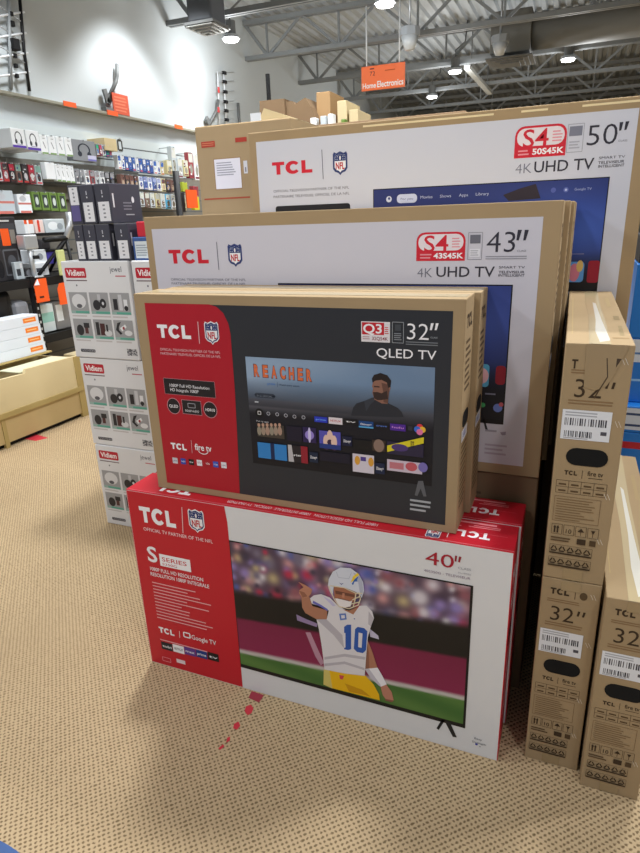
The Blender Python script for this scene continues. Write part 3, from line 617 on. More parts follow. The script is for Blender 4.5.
# ------------------------------------------------------------------ white appliance cartons, three high and two wide
VW, VH, VD, VY = .336, .3925, .40, .707
def vid(loc, label):
    t = thing('appliance_carton', loc, label, 'carton', 'white appliance cartons')
    box('carton', (0, 0, 0), (VW, VD, VH), WHITEB, t, .004)
    def S_(s, tt): return (s * VW, (1 - tt) * VH)
    k = Ink((0, 0, 0)); a = S_(.05, .165); b = S_(.37, .065); k.rrect(a[0], a[1], b[0], b[1], .006, (186, 34, 52)); k.text('Vidiem', a[0] + .009, a[1] + .009, b[0] - .009, .024, (245, 238, 238), .025); k.build('brand_badge', t)
    k = Ink((0, 0, 0)); u, v = S_(.05, .2); k.dash(u, v, S_(.37, 0)[0], .007, (110, 90, 96)); u, v = S_(.73, .105); k.text('jewel', u, v, S_(.9, 0)[0], .022, (84, 84, 96)); u, v = S_(.8, .155); k.dash(u, v, S_(.95, 0)[0], .007, (190, 90, 100))
    u, v = S_(.1, .94); k.rrect(u, v, S_(.33, 0)[0], v + .013, .004, (52, 52, 58)); k.text('VIDIEM', u + .004, v + .003, S_(.32, 0)[0], .008, (150, 150, 156), .02); k.qr(*S_(.82, .95), *S_(.97, .88), (90, 90, 96), (186, 186, 188)); k.disc(*S_(.2, .24), .004, .004, (120, 120, 130)); k.build('printed_text', t)
    for j, (t0, t1) in enumerate(((.31, .53), (.585, .79))):
        for i, s0 in enumerate((.05, .365, .675)):
            k = Ink((0, 0, 0)); a = S_(s0, t1); b = S_(s0 + .285, t0); uw, vh = b[0] - a[0], b[1] - a[1]
            k.rect(a[0], a[1], b[0], b[1], (158, 158, 160)); P_ = lambda u, v: (a[0] + u * uw, a[1] + v * vh)
            sh = (44, 42, 46); kind = j * 3 + i
            if kind == 0: k.disc(*P_(.5, .58), .38 * uw, .34 * vh, (216, 216, 218)); k.disc(*P_(.5, .36), .15 * uw, .1 * vh, (90, 90, 96))
            elif kind == 1: k.disc(*P_(.34, .42), .2 * uw, .24 * vh, sh); k.disc(*P_(.68, .5), .17 * uw, .22 * vh, sh); k.rect(*P_(.42, .66), *P_(.58, .92), (190, 190, 194)); k.disc(*P_(.68, .5), .06 * uw, .08 * vh, (210, 210, 214))
            elif kind == 2: k.rect(*P_(.14, .22), *P_(.36, .72), sh); k.rect(*P_(.42, .2), *P_(.6, .92), (200, 200, 204)); k.rect(*P_(.68, .2), *P_(.86, .7), (226, 226, 230)); k.disc(*P_(.78, .3), .1 * uw, .12 * vh, sh)
            elif kind == 3: k.disc(*P_(.34, .42), .2 * uw, .28 * vh, sh); k.rect(*P_(.6, .25), *P_(.78, .8), (84, 48, 48)); k.rect(*P_(.56, .55), *P_(.86, .8), sh)
            elif kind == 4: k.rect(*P_(.12, .2), *P_(.3, .86), sh); k.rect(*P_(.34, .2), *P_(.6, .8), (74, 40, 42)); k.disc(*P_(.75, .32), .2 * uw, .16 * vh, (208, 208, 210)); k.rect(*P_(.66, .4), *P_(.76, .75), sh)
            else:
                k.poly([P_(.08, .5), P_(.2, .85), P_(.4, .92), P_(.26, .66), P_(.24, .5), P_(.4, .34), P_(.3, .26)], sh); k.poly([P_(.3, .6), P_(.6, .8), P_(.66, .66), P_(.4, .44)], (230, 230, 232)); k.disc(*P_(.72, .36), .2 * uw, .14 * vh, (220, 220, 222)); k.disc(*P_(.5, .6), .06 * uw, .08 * vh, (150, 50, 60))
            k.rect(*P_(0, 0), *P_(1, .14), (150, 176, 170)); k.rect(*P_(.25, .02), *P_(.98, .12), (92, 164, 146)); k.lines(*P_(0.02, -.18), *P_(1, -.03), 1, (196, 190, 190)); k.build('printed_photo', t)
    return t
vs = ['bottom', 'middle', 'top']
v0 = None
for col, x in enumerate((-.806, -.466)):
    for r in range(3):
        loc = (x + (.021, .012, 0)[r] + (0.012 if col else 0), VY + (0, .004, .0)[r], r * (VH + .0015))
        lab = 'white appliance carton, %s of the %s stack beside the television cartons' % (vs[r], 'outer aisle side' if col == 0 else 'inner half hidden')
        if v0 is None: v0 = vid(loc, lab)
        else:
            c = copy_tree(v0); c.location = loc; c['label'] = lab
VT = 3 * VH + .003
# charcoal cartons on top
def dark(x0, x1, z0, z1, y0, d, label, lab=(226, 226, 230), top=None, labv=(.06, .55), m=DARKG, side=False):
    t = thing('charcoal_carton', (x0, y0, z0), label, 'carton', 'charcoal cartons on the white stack'); W, H = x1 - x0, z1 - z0
    box('carton', (0, 0, 0), (W, d, H), m, t, .003)
    k = Ink((0, 0, 0)); k.rect(.14 * W, labv[0] * H, .88 * W, labv[1] * H, lab)
    for q in range(4): k.rect(.42 * W, (labv[0] + .08 + q * .1) * H, .58 * W, (labv[0] + .12 + q * .1) * H, (130, 132, 140))
    k.build('white_label', t)
    k = Ink((0, 0, 0)); k.rect(.46 * W, .66 * H, .54 * W, .70 * H, (200, 200, 206)); k.rect(.46 * W, .74 * H, .53 * W, .84 * H, (180, 180, 190)); k.build('printed_mark', t)
    if side:
        k = Ink((W, 0, 0), (0, 1, 0), (0, 0, 1), (1, 0, 0)); k.disc(.13, .6 * H, .008, .012, (214, 214, 220)); k.lines(.07, .32 * H, .13, .56 * H, 3, (120, 122, 132)); k.rect(.08, .2 * H, .13, .23 * H, (170, 172, 178)); k.rect(.012, .4 * H, .02, .75 * H, (210, 210, 214)); k.build('side_print', t)
    return t
z1 = VT; z2 = VT + .1365; z3 = z2 + .0015; z4 = z3 + .143
dark(-.722, -.677, z1, z2, VY + .012, .17, 'slim charcoal carton at the aisle end of the lower row')
dark(-.674, -.616, z1, z2, VY + .012, .17, 'slim charcoal carton second from the aisle end of the lower row')
dark(-.613, -.546, z1, z2, VY + .012, .17, 'wider charcoal carton third from the aisle end of the lower row', side=True)
dark(-.522, -.458, z1, z2, VY + .012, .17, 'wider charcoal carton in the lower row beside the small blue box', side=True)
t = dark(-.724, -.668, z3, z4, VY + .014, .17, 'charcoal carton with a tall white and violet label on the upper row', labv=(.5, .95))
k = Ink((0, -.002, 0)); k.rect(.008, .012, .05, .07, (96, 88, 140)); k.build('violet_label', t)
dark(-.665, -.600, z3, z4, VY + .014, .17, 'charcoal carton in the middle of the upper row')
dark(-.593, -.522, z3, z4, VY + .014, .18, 'charcoal carton at the right end of the upper row showing its long printed side', side=True)
t = thing('blue_box', (-.45, VY + .02, z1), 'small blue edged white labelled box right of the lower charcoal cartons', 'box')
box('carton', (0, 0, 0), (.085, .18, .085), mat('box_blue', (62, 92, 150), .5), t, .003); k = Ink((0, 0, 0)); k.rect(.01, .008, .075, .07, (214, 222, 226)); k.lines(.015, .015, .07, .06, 5, (150, 160, 172)); k.build('white_label', t)
t = thing('red_box', (-.43, VY + .03, z1 + .0855), 'small red box on the small blue edged box', 'box'); box('carton', (0, 0, 0), (.06, .12, .055), mat('box_red', (206, 40, 58), .5), t, .003)

# ------------------------------------------------------------------ 40 inch television cartons, red and white
def ef(ox, oy, oz): return lambda px, py: ((lambda p: (p.x - ox, p.z - oz))(PX(px, py, 'y', oy)))
AW, AH, AD = 1.06, .60, .125
A = thing('television_carton', (0, 0, 0), 'front red and white forty inch television carton standing on the carpet', 'carton', 'forty inch television cartons')
bm = bmesh.new(); add_box(bm, (0, 0, 0), (AW, AD, AH), .002); o = bmobj('carton', bm, [WHITEB, REDB], A)
for p in o.data.polygons:
    if p.center.z > AH - .003 or p.center.x > AW - .003 or p.center.x < .003: p.material_index = 1
fA = ef(0, 0, 0); iA = Ink((0, 0, 0), fn=fA)
RED = (196, 28, 44); WH = (244, 242, 246)
k = iA.sub(.0003); k.poly([(.003, .003), (.329, .003), (.330, .3), (.329, .55), (.324, .597), (.003, .597)], RED); k.build('red_panel', A)
k = iA.sub(.0008); zz = zoomer(120, 460, 3.048); a, b = zz((65, 187), (170, 187)); u0, v0_ = fA(141, 521.5); u1, _ = fA(176, 524); k.logo_tcl(u0, v0_ , u1, .05, WH)
k.pline(182, 507, 183.2, 533, .0025, (232, 190, 196)); k.build('brand_logo', A)
k = iA.sub(.0008); u, v = fA(196.5, 521); k.shield(u, v, .045, .062); k.build('league_shield', A)
k = iA.sub(.0008); k.ptext('OFFICIAL TV PARTNER OF THE NFL', 144, 530.5, 213, 543, 3.4, (250, 225, 228)); k.build('partner_text', A); k = iA.sub(.0008)
u0, v0_ = fA(148, 557); k.text('S', u0, v0_ - .012, u0 + .034, .052, WH, .02); k.build('series_letter', A); k = iA.sub(.0008); 
k.rect(u0 + .042, v0_ - .020, u0 + .148, v0_ + .02, WH); k.text('SERIES', u0 + .05, v0_ - .003, u0 + .135, .014, RED, .01); k.text('S350G', u0 + .05, v0_ - .016, u0 + .1, .008, RED)
k.build('series_badge', A)
k = iA.sub(.0008); k.ptext('1080P FULL HD RESOLUTION', 150.5, 569.5, 203.5, 582, 3.6, WH, .01); k.ptext('RESOLUTION 1080P INTEGRALE', 151, 575, 209.5, 588.5, 3.6, WH, .01)
u0, v1_ = fA(152, 579); u1, v0_ = fA(217, 638); v0_ = fA(155.5, 620)[1]
for q in range(12):
    vv = v1_ - .012 - q * .0112; k.rect(u0, vv, u0 + (u1 - u0) * random.uniform(.45, .98), vv + .0035, (232, 168, 174))
k.build('feature_text', A)
k = iA.sub(.0008); u0, v0_ = fA(159.5, 632); u1, _ = fA(174.5, 634); k.logo_tcl(u0, v0_, u1, .021, WH); k.pline(179.5, 631, 180, 637.5, .0015, WH)
u, v = fA(187, 635); k.frame(u - .011, v - .008, u + .011, v + .008, .004, WH); k.ptext('Google TV', 192, 638.5, 216.5, 645.5, 4.5, WH, .005); k.build('platform_logo', A)
k = iA.sub(.0008); 
for i, (c, s, tc) in enumerate((((24, 28, 40), 'tubi', WH), ((240, 240, 244), 'NETFLIX', (40, 30, 40)), ((96, 60, 140), 'max', WH), ((30, 60, 130), 'prime', WH), ((20, 20, 24), 'tv', WH))):
    x0 = 161 + i * 11.6; a = fA(x0, 641 + i * 2.6); a2 = fA(x0 + 10.8, 641 + i * 2.6); k.rect(a[0], a[1] - .028, a2[0], a[1], c); k.text(s, a[0] + .004, a[1] - .019, a2[0] - .004, .009, tc, .01)
a = fA(160.5, 640.5); k.rect(a[0], a[1] + .004, a[0] + .17, a[1] + .0075, (232, 168, 174))
a = fA(177, 662); k.rect(a[0], a[1], a[0] + .032, a[1] + .014, (236, 216, 220)); a = fA(163, 659); k.frame(a[0], a[1] - .004, a[0] + .03, a[1] + .010, .002, (232, 150, 160)); k.build('app_logos', A)
# the printed television screen
SU0, SU1, SV0, SV1 = .331, .9705, .089, .493
rr = random.Random(5); blobs = []
for i in range(230):
    blobs.append((rr.random(), rr.uniform(.55, 1.02), rr.uniform(.016, .05), rr.choice(((214, 206, 214), (150, 130, 190), (190, 50, 80), (120, 110, 130), (70, 60, 80), (206, 150, 150), (84, 96, 170), (230, 226, 232), (150, 90, 100), (60, 44, 56), (190, 170, 130)))))
def field(s, t):
    def mixc(a, b, f): f = min(1, max(0, f)); return tuple(a[i] * (1 - f) + b[i] * f for i in range(3))
    b1 = .12 + .09 * s; b2 = .385 + .105 * s; b3 = .585 + .12 * s
    g = mixc((62, 104, 48), (96, 132, 66), .5 + .5 * math.sin(s * 9 + t * 30) * .6)
    c = mixc(g, (196, 190, 186), (t - (b1 - .03)) / .012); c = mixc(c, (138, 40, 78), (t - (b1 + .0)) / .02); c = mixc(c, (122, 32, 66), (t - .2) / .3)
    c = mixc(c, (26, 24, 24), (t - b2) / .02)
    if t > b3 - .02:
        cr = [84, 66, 84]
        for (bx, by, br, bc) in blobs:
            d = ((s - bx) * 1.58) ** 2 + (t - by) ** 2; w_ = math.exp(-d / (br * br))
            cr = [cr[i] * (1 - w_) + bc[i] * w_ for i in range(3)]
        c = mixc(c, cr, (t - b3) / .05)
    return c
k = iA.sub(.0008); k.rect(SU0 - .002, SV0 - .012, SU1 + .006, SV1 + .004, (22, 20, 22)); k.grid(SU0, SV0, SU1, SV1, 130, 84, field)
zz3 = zoomer(240, 560, 4.571); zz6 = zoomer(370, 560, 4.737)
k.ppoly(zz3((300, 330), (322, 330), (385, 470), (370, 480), (345, 440)), (186, 140, 160)); k.ppoly(zz3((258, 248), (300, 268), (355, 290), (352, 306), (262, 275)), (150, 130, 170)); k.ppoly(zz3((590, 310), (632, 345), (636, 362), (596, 350)), (196, 190, 214))
pic = k.build('screen_picture', A)
k = iA.sub(.0022); z4_ = zoomer(320, 560, 6.09)
SK = (176, 122, 96)
k.ppoly(zz3((282, 165), (318, 165), (332, 208), (400, 228), (398, 272), (350, 268), (300, 240), (286, 215)), SK)
k.ppoly(zz3((268, 98), (300, 112), (332, 132), (326, 152), (312, 168), (288, 172), (272, 152), (272, 136), (292, 122)), (190, 132, 106)); k.ppoly(zz3((272, 138), (296, 146), (310, 164), (288, 170)), (150, 98, 78))
k.build('player_arm', pic); k = iA.sub(.0022)
k.ppoly(z4_((285, 480), (298, 500), (322, 560), (352, 655), (275, 662), (276, 590)), SK); k.ppoly(z4_((285, 480), (300, 560), (302, 655), (275, 662), (276, 590)), (146, 98, 78))
k.ppoly(z4_((370, 768), (405, 754), (438, 800), (450, 852), (400, 842), (384, 820)), (190, 130, 108)); k.ppoly(z4_((400, 842), (450, 852), (440, 862), (398, 852)), (140, 90, 74))
k.ppoly(z4_((274, 660), (352, 652), (380, 700), (408, 754), (372, 768), (320, 715)), (236, 234, 240)); k.ppoly(z4_((274, 660), (300, 658), (372, 760), (366, 766), (310, 715)), (196, 192, 204))
k.build('player_arm', pic)
k = iA.sub(.0027)
k.ppoly(zz3((385, 497), (480, 512), (572, 522), (612, 565), (637, 612), (640, 638), (420, 582), (383, 566)), (238, 186, 22)); k.ppoly(zz3((480, 560), (560, 590), (600, 622), (560, 612), (500, 598)), (206, 150, 14)); k.ppoly(zz3((385, 497), (410, 500), (424, 584), (383, 566)), (214, 196, 110)); k.ppoly(zz3((455, 522), (478, 526), (470, 544), (458, 540)), (206, 70, 80))
k.build('player_trousers', pic)
k = iA.sub(.0032); J = (222, 218, 222); JS = (188, 182, 190)
k.ppoly(zz3((322, 172), (340, 158), (372, 153), (412, 168), (450, 205), (480, 222), (520, 246), (548, 206), (580, 205), (606, 232), (614, 262), (600, 300), (586, 350), (578, 440), (572, 526), (480, 515), (388, 497), (382, 440), (374, 380), (362, 310), (352, 268), (398, 268), (408, 228), (360, 205), (330, 196)), J)
k.ppoly(zz3((352, 268), (398, 268), (430, 300), (470, 340), (478, 400), (430, 340)), JS); k.ppoly(zz3((388, 440), (480, 425), (575, 440), (572, 452), (480, 438), (388, 452)), JS); k.ppoly(zz3((388, 470), (480, 460), (572, 490), (570, 500), (480, 472), (388, 482)), JS); k.ppoly(zz3((590, 230), (612, 262), (600, 300), (588, 290)), JS)
k.ppoly(zz3((336, 182), (370, 200), (404, 222), (402, 230), (366, 208), (334, 194)), (110, 110, 190)); k.ppoly(zz3((380, 160), (420, 182), (440, 206), (426, 208), (404, 186)), (196, 190, 220))
k.ppoly(zz3((470, 222), (500, 228), (545, 210), (520, 246)), SK)
BL = (44, 88, 172)
k.ppoly(zz3((478, 302), (492, 292), (510, 292), (510, 404), (496, 408), (478, 404), (478, 398), (484, 396), (484, 330), (478, 330)), BL)
k.ppoly(zz3((528, 312), (540, 302), (570, 308), (584, 322), (578, 408), (564, 422), (536, 416), (522, 402)), BL); k.ppoly(zz3((544, 328), (562, 332), (558, 398), (542, 394)), J)
k.ppoly(zz3((455, 242), (486, 240), (490, 268), (460, 272)), (92, 120, 190)); k.ppoly(zz3((464, 249), (480, 248), (482, 262), (466, 264)), J); k.pdisc(240 + 525 / 4.571, 560 + 265 / 4.571, .7, (110, 120, 170))
k.build('player_jersey', pic)
k = iA.sub(.0042)
k.ppoly(z4_((88, 160), (150, 160), (218, 195), (222, 235), (190, 262), (120, 262), (92, 225)), (168, 108, 82)); k.ppoly(z4_((96, 180), (215, 205), (214, 222), (98, 200)), (112, 70, 56)); k.ppoly(z4_((112, 225), (180, 240), (176, 262), (126, 258)), (120, 78, 62)); k.ppoly(z4_((140, 196), (154, 198), (152, 226), (136, 222)), (190, 130, 104))
k.build('player_face', pic)
k = iA.sub(.0046); HE = (212, 216, 228)
k.ppoly(z4_((52, 150), (58, 110), (82, 65), (128, 40), (190, 44), (238, 78), (266, 130), (272, 180), (258, 225), (244, 200), (216, 186), (150, 160), (88, 152), (80, 215), (66, 190)), HE)
k.ppoly(z4_((205, 70), (240, 84), (262, 130), (268, 180), (256, 215), (246, 190), (236, 130)), (180, 184, 202))
k.ppoly(z4_((190, 132), (206, 92), (232, 72), (244, 84), (222, 100), (212, 118)), (240, 206, 60)); k.ppoly(z4_((196, 140), (216, 108), (240, 92), (228, 118), (236, 124), (214, 126), (206, 146)), (52, 100, 176)); k.ppoly(z4_((120, 132), (134, 138), (148, 134), (134, 146)), (80, 96, 150))
for a, b in (((104, 66), (116, 100)), ((116, 100), (180, 108)), ((180, 108), (196, 70))): 
    (x0, y0), (x1, y1) = z4_(a, b); k.pline(x0, y0, x1, y1, .0012, (170, 176, 194))
k.ppoly(z4_((94, 228), (112, 228), (186, 246), (200, 240), (190, 276), (150, 284), (118, 272)), (232, 226, 226))
for pts in (((56, 150), (92, 235), (120, 276), (180, 290), (236, 268)), ((240, 190), (250, 230), (236, 270)), ((66, 150), (150, 162), (222, 196), (262, 196)), ((222, 200), (216, 240), (206, 280)), ((200, 236), (244, 216)), ((192, 262), (240, 250))):
    q = z4_(*pts)
    for a, b in zip(q, q[1:]): k.pline(*a, *b, .0028, (222, 206, 176))
k.build('player_helmet', pic)
# stand foot, size, small marks
k = iA.sub(.0008); zs = zoomer(440, 680, 6.4); k.ppoly(zs((12, 250), (32, 256), (-8, 318), (-22, 308)), (30, 30, 32)); k.ppoly(zs((28, 258), (64, 268), (108, 366), (82, 362)), (34, 34, 36)); k.build('stand_foot_print', A)
k = iA.sub(.0008); zs = zoomer(410, 460, 4.571); a = zs((70, 472), (200, 496), (70, 412)); k.ptext('40', a[0][0], a[0][1], a[1][0], a[1][1], 13.5, (170, 26, 50)); 
k.ppoly(zs((206, 436), (216, 438), (212, 464), (204, 462)), (150, 30, 50)); k.ppoly(zs((224, 440), (236, 443), (228, 468), (220, 466)), (150, 30, 50)); k.build('size_print', A)
k = iA.sub(.0008); k.ptext('CLASS', 458, 568, 471, 571.5, 2.2, (150, 150, 160)); k.ptext('40S350G - TELEVISEUR', 424, 571, 470.5, 580, 2.4, (150, 130, 150)); k.ptext('39.5 in VIEWABLE', 458, 572.5, 471, 576, 1.8, (160, 160, 170))
k.build('size_note', A); k = iA.sub(.0008); k.ptext('Easy', 474.5, 738.5, 482, 741, 1.8, (60, 60, 80)); k.ptext('Strength', 472, 742, 486, 745.5, 1.8, (60, 60, 80)); k.pdisc(476.5, 744, 1.4, (50, 60, 160)); k.pdisc(480, 746.5, .6, (60, 60, 80)); k.build('small_print', A)
# top print, read from behind
T = Ink((AW, .0, AH), (-1, 0, 0), (0, -1, 0), (0, 0, 1), lift=.0004)
def top_print(k0):
    k = k0.sub(.0004); k.logo_tcl(.058, -.066, .135, .03, WH); k.line(.152, -.075, .152, -.02, .002, WH); k.build('top_logo', A)
    k = k0.sub(.0004)
    k.dash(.05, -.115, .2, .012, (240, 150, 160)); k.dash(.13, -.09, .21, .008, (240, 150, 160)); k.lines(.04, -.1, .12, -.085, 2, (240, 140, 150))
    k.text('1080P FULL HD RESOLUTION  1080P INTEGRALE  OFFICIAL TV PARTNER', .32, -.03, .74, .014, (244, 214, 218)); k.logo_tcl(.86, -.06, .98, .04, WH)
    k.line(0.02, -.062, .22, -.063, .0015, (226, 90, 104)); k.line(.0, -.004, 1.05, -.004, .002, (228, 120, 130)); k.build('top_text', A)
    k = k0.sub(.0006); k.shield(.185, -.03, .03, .04); k.build('top_shield', A)
top_print(T)
k = Ink((AW, 0, 0), (0, 1, 0), (0, 0, 1), (1, 0, 0)); k.logo_tcl(.02, .5, .1, .035, WH); k.build('side_logo', A); k = k.sub(.0004); k.text('40"', .03, .42, .1, .05, WH); k.build('side_size', A); k = k.sub(.0004); k.lines(.02, .12, .1, .3, 8, (236, 150, 160)); k.build('side_text', A)
bm = bmesh.new(); add_box(bm, (AW - .002, .03, .33), (AW + .0008, .095, .365), .0); bmobj('hand_hole', bm, BLACKH, A)
c = copy_tree(A); c.location = (0.006, .13, 0); c['label'] = 'second red and white forty inch television carton, standing behind the front one'

# ------------------------------------------------------------------ 32 inch television cartons
BX, BY, BZ, BW, BH, BD = .0855, .0382, .601, .84, .542, .11
def card_box(t, W, D, H, m=CARD):
    box('carton', (0, 0, 0), (W, D, H), m, t, .0022)
    k = Ink((0, 0, H), (1, 0, 0), (0, 1, 0), (0, 0, 1)); k.rect(0.004, D / 2 - .001, W - .004, D / 2 + .001, (96, 76, 52)); k.build('flap_seam', t, INKM)
    k = Ink((0, 0, H), (1, 0, 0), (0, 1, 0), (0, 0, 1), lift=.0006); k.rect(0.004, D / 2 - .024, W - .004, D / 2 + .024, (190, 172, 134)); k.build('packing_tape', t, TAPEM)
B = thing('television_carton', (BX, BY, BZ), 'front brown thirty two inch television carton with black panel standing on the red ones', 'carton', 'thirty two inch television cartons')
card_box(B, BW, BD, BH)
fB = ef(BX, BY, BZ); iB = Ink((0, 0, 0), fn=fB)
k = iB.sub(.0003); k.poly([(.033, .02), (.814, .02), (.814, .517), (.033, .519)], (46, 48, 54)); k.build('black_panel', B)
k = iB.sub(.0006); k.poly([(.033, .02), (.266, .02), (.270, .1), (.277, .30), (.278, .45), (.274, .475), (.262, .500), (.245, .514), (.225, .5195), (.033, .5195)], (176, 24, 42)); k.build('red_panel', B)
zb = zoomer(130, 280, 3.368); zc = zoomer(110, 270, 6.4)
k = iB.sub(.001); a, b = zb((96, 194), (206, 194)); u0, v0_ = fB(158.5, 337.5); u1, _ = fB(191.5, 338.5); k.logo_tcl(u0, v0_, u1, .034, WH); k.pline(*zb((229, 140))[0], *zb((235, 214))[0], .002, (230, 190, 196)); k.build('brand_logo', B)
k = iB.sub(.001); u, v = fB(212, 333); k.shield(u, v, .036, .050); k.build('league_shield', B)
k = iB.sub(.001); k.ptext('OFFICIAL TELEVISION PARTNER OF THE NFL', 160.5, 350.5, 220.5, 353.5, 2.5, (236, 190, 196)); k.ptext('PARTENAIRE TELEVISUEL OFFICIEL DE LA NFL', 161, 354.5, 221, 357.8, 2.5, (236, 190, 196)); k.build('partner_text', B)
k = iB.sub(.001); a = fB(*zb((113, 330))[0]); b = fB(*zb((290, 402))[0]); k.frame(a[0], b[1] + .004, b[0], a[1], .0015, (210, 150, 160)); k.rect(a[0], b[1] + .004, b[0], a[1], (34, 30, 34))
k.ptext('1080P Full HD Resolution', *zb((135, 359))[0], *zb((268, 369))[0], 3.2, WH); k.ptext('HD Integrale 1080P', *zb((137, 374))[0], *zb((232, 381))[0], 3.2, WH)
for (x, y, s) in ((148, 424, 'QLED'), (271, 437, 'HDR10')):
    u, v = fB(*zb((x, y))[0]); k.disc(u, v, .021, .0225, (210, 150, 160)); k.disc(u, v, .0195, .021, (34, 30, 34)); k.text(s, u - .014, v - .004, u + .014, .008, WH, .01)
a = fB(*zb((175, 403))[0]); b = fB(*zb((243, 455))[0]); k.rect(a[0] - .001, b[1] - .001, b[0] + .001, a[1] + .001, (210, 150, 160)); k.rect(a[0], b[1], b[0], a[1], (34, 30, 34)); k.frame(a[0] + .018, b[1] + .018, b[0] - .018, a[1] - .008, .0015, (170, 170, 180)); k.text('DOLBY AUDIO', a[0] + .008, b[1] + .006, b[0] - .008, .006, WH); k.build('feature_badges', B)
k = iB.sub(.001); u0, v0_ = fB(171.5, 448.5); u1, _ = fB(187, 449.5); k.logo_tcl(u0, v0_, u1, .018, WH); k.pline(191.3, 440, 192.4, 453, .0012, (230, 190, 196)); k.ptext('fire tv', *zb((220, 570))[0], *zb((276, 580))[0], 6.5, WH, .015)
u, v = fB(*zb((248, 580))[0]); 
for i in range(8):
    a0 = math.radians(205 + 16 * i); a1 = math.radians(205 + 16 * (i + 1)); k.line(u + .017 * math.cos(a0), v + .008 + .013 * math.sin(a0), u + .017 * math.cos(a1), v + .008 + .013 * math.sin(a1), .002, WH)
k.build('platform_logo', B)
k = iB.sub(.001)
for i, (c, s, tc) in enumerate((((206, 206, 214), 'prime', (60, 60, 120)), ((44, 70, 170), 'tubi', WH), ((20, 20, 24), 'tv', WH), ((236, 234, 240), 'NETFLIX', (150, 30, 40)), ((170, 30, 46), 'YouTube', WH), ((60, 90, 190), 'max', WH), ((226, 224, 232), 'hayu', (90, 60, 110)))):
    a = fB(172.5 + i * 8.1, 457.2 + i * .75); k.rect(a[0], a[1] - .017, a[0] + .0165, a[1], c); k.text(s, a[0] + .002, a[1] - .011, a[0] + .0145, .006, tc)
k.build('app_logos', B)
# model badge and size
zd = zoomer(230, 300, 2.4615)
k = iB.sub(.001); a = fB(*zd((323, 52))[0]); b = fB(*zd((394, 105))[0]); u0, v1_, u1, v0_ = a[0], a[1], b[0], b[1]; h = v1_ - v0_; w_ = u1 - u0
k.rect(u0, v0_, u1, v1_, (228, 222, 226)); k.rect(u0 + .002, v0_ + .36 * h, u0 + .80 * w_, v1_ - .002, (196, 34, 48)); k.text('Q3', u0 + .07 * w_, v0_ + .44 * h, u0 + .72 * w_, .46 * h, WH, .02); k.lines(u0 + .82 * w_, v0_ + .4 * h, u1 - .03 * w_, v1_ - .01, 4, (206, 60, 70)); k.lines(u0 + .05 * w_, v0_ + .1 * h, u0 + .34 * w_, v0_ + .3 * h, 2, (190, 150, 156)); k.text('32Q54K', u0 + .38 * w_, v0_ + .1 * h, u0 + .93 * w_, .17 * h, (130, 40, 54), .01); k.build('model_badge', B)
k = iB.sub(.001); a = fB(*zd((400, 54))[0]); b = fB(*zd((427, 106))[0]); k.frame(a[0], b[1], b[0], a[1], .0012, (160, 164, 170)); k.lines(a[0] + .004, b[1] + .005, b[0] - .004, (a[1] + b[1]) / 2, 4, (140, 144, 150)); k.rect(a[0] + .006, (a[1] + b[1]) / 2 + .004, b[0] - .006, a[1] - .005, (70, 74, 80))
k.ptext('32', *zd((436, 96))[0], *zd((489, 99))[0], 17, WH, -.008); k.ppoly(zd((495, 57), (502, 57), (497, 74), (492, 74)), WH); k.ppoly(zd((507, 57), (514, 57), (509, 74), (504, 74)), WH); k.ptext('CLASS', *zd((494, 94))[0], *zd((511, 95))[0], 1.8, (170, 174, 180)); k.lines(*fB(*zd((433, 111))[0]), *fB(*zd((512, 103))[0]), 2, (120, 124, 130), ragged=0); k.build('size_print', B)
k = iB.sub(.001); k.ptext('QLED TV', *zd((361, 142))[0], *zd((508, 145))[0], 9.3, WH, .004); k.build('type_print', B)
# printed screen with the film tile
e0 = fB(245.4, 355.7); e1 = fB(435.2, 368.3); e2 = fB(431, 486); s0, s1, sv0, sv1 = e0[0], e1[0], e2[1], (e0[1] + e1[1]) / 2
def film(s, t):
    f = lambda a, b, x: tuple(a[i] * (1 - x) + b[i] * x for i in range(3))
    n = .5 + .5 * math.sin(s * 7 + math.sin(t * 9 + s * 4) * 1.4); top = f(f((118, 148, 180), (152, 174, 200), n), (108, 130, 160), s * .8)
    if t > .62: return f((74, 82, 96), top, min(1, (t - .62) / .2))
    if t > .55: return f((52, 52, 60), (80, 82, 92), (t - .55) / .07)
    if t > .48: return f((26, 26, 34), (84, 84, 92), min(1, (t - .48) / .07) * (1 - .6 * s))
    return f((20, 20, 28), (30, 30, 44), t)
k = iB.sub(.0009); k.grid(s0, sv0, s1, sv1, 60, 60, film)
ze = zoomer(240, 350, 5.333); zf = zoomer(340, 350, 4.923)

for i, ch in enumerate('REACHER'):
    x0 = 76 + i * 46.5; y0 = 136 + i * 4.2
    k.ptext(ch, *ze((x0 - 1, y0 + 2))[0], *ze((x0 + 31, y0 + 4))[0], 12, (84, 50, 50), .06)
    k.ptext(ch, *ze((x0 + 2, y0))[0], *ze((x0 + 28, y0 + 2))[0], 11.2, (224, 112, 66), .05)
k.ptext('prime', *ze((148, 185))[0], *ze((190, 188))[0], 2.8, (60, 120, 200)); k.pline(*ze((200, 170))[0], *ze((201, 198))[0], .001, (60, 80, 110)); k.ptext('Watch every season', *ze((210, 189))[0], *ze((318, 197))[0], 2, (50, 66, 90))
a = fB(*ze((78, 226))[0]); b = fB(*ze((190, 260))[0]); k.rrect(a[0], b[1], b[0], a[1], .007, (54, 62, 76)); k.ptext('S1 E1 OFFICIAL', *ze((92, 246))[0], *ze((172, 252))[0], 1.7, (130, 140, 154)); k.prect(*ze((80, 272))[0], *ze((100, 280))[0], (200, 204, 210))
k.ppoly(zf((55, 322), (66, 282), (82, 262), (120, 250), (158, 234), (180, 232), (240, 262), (285, 284), (304, 304), (314, 330)), (44, 46, 54)); k.ppoly(zf((120, 250), (158, 234), (180, 240), (150, 268), (130, 300)), (56, 60, 70))
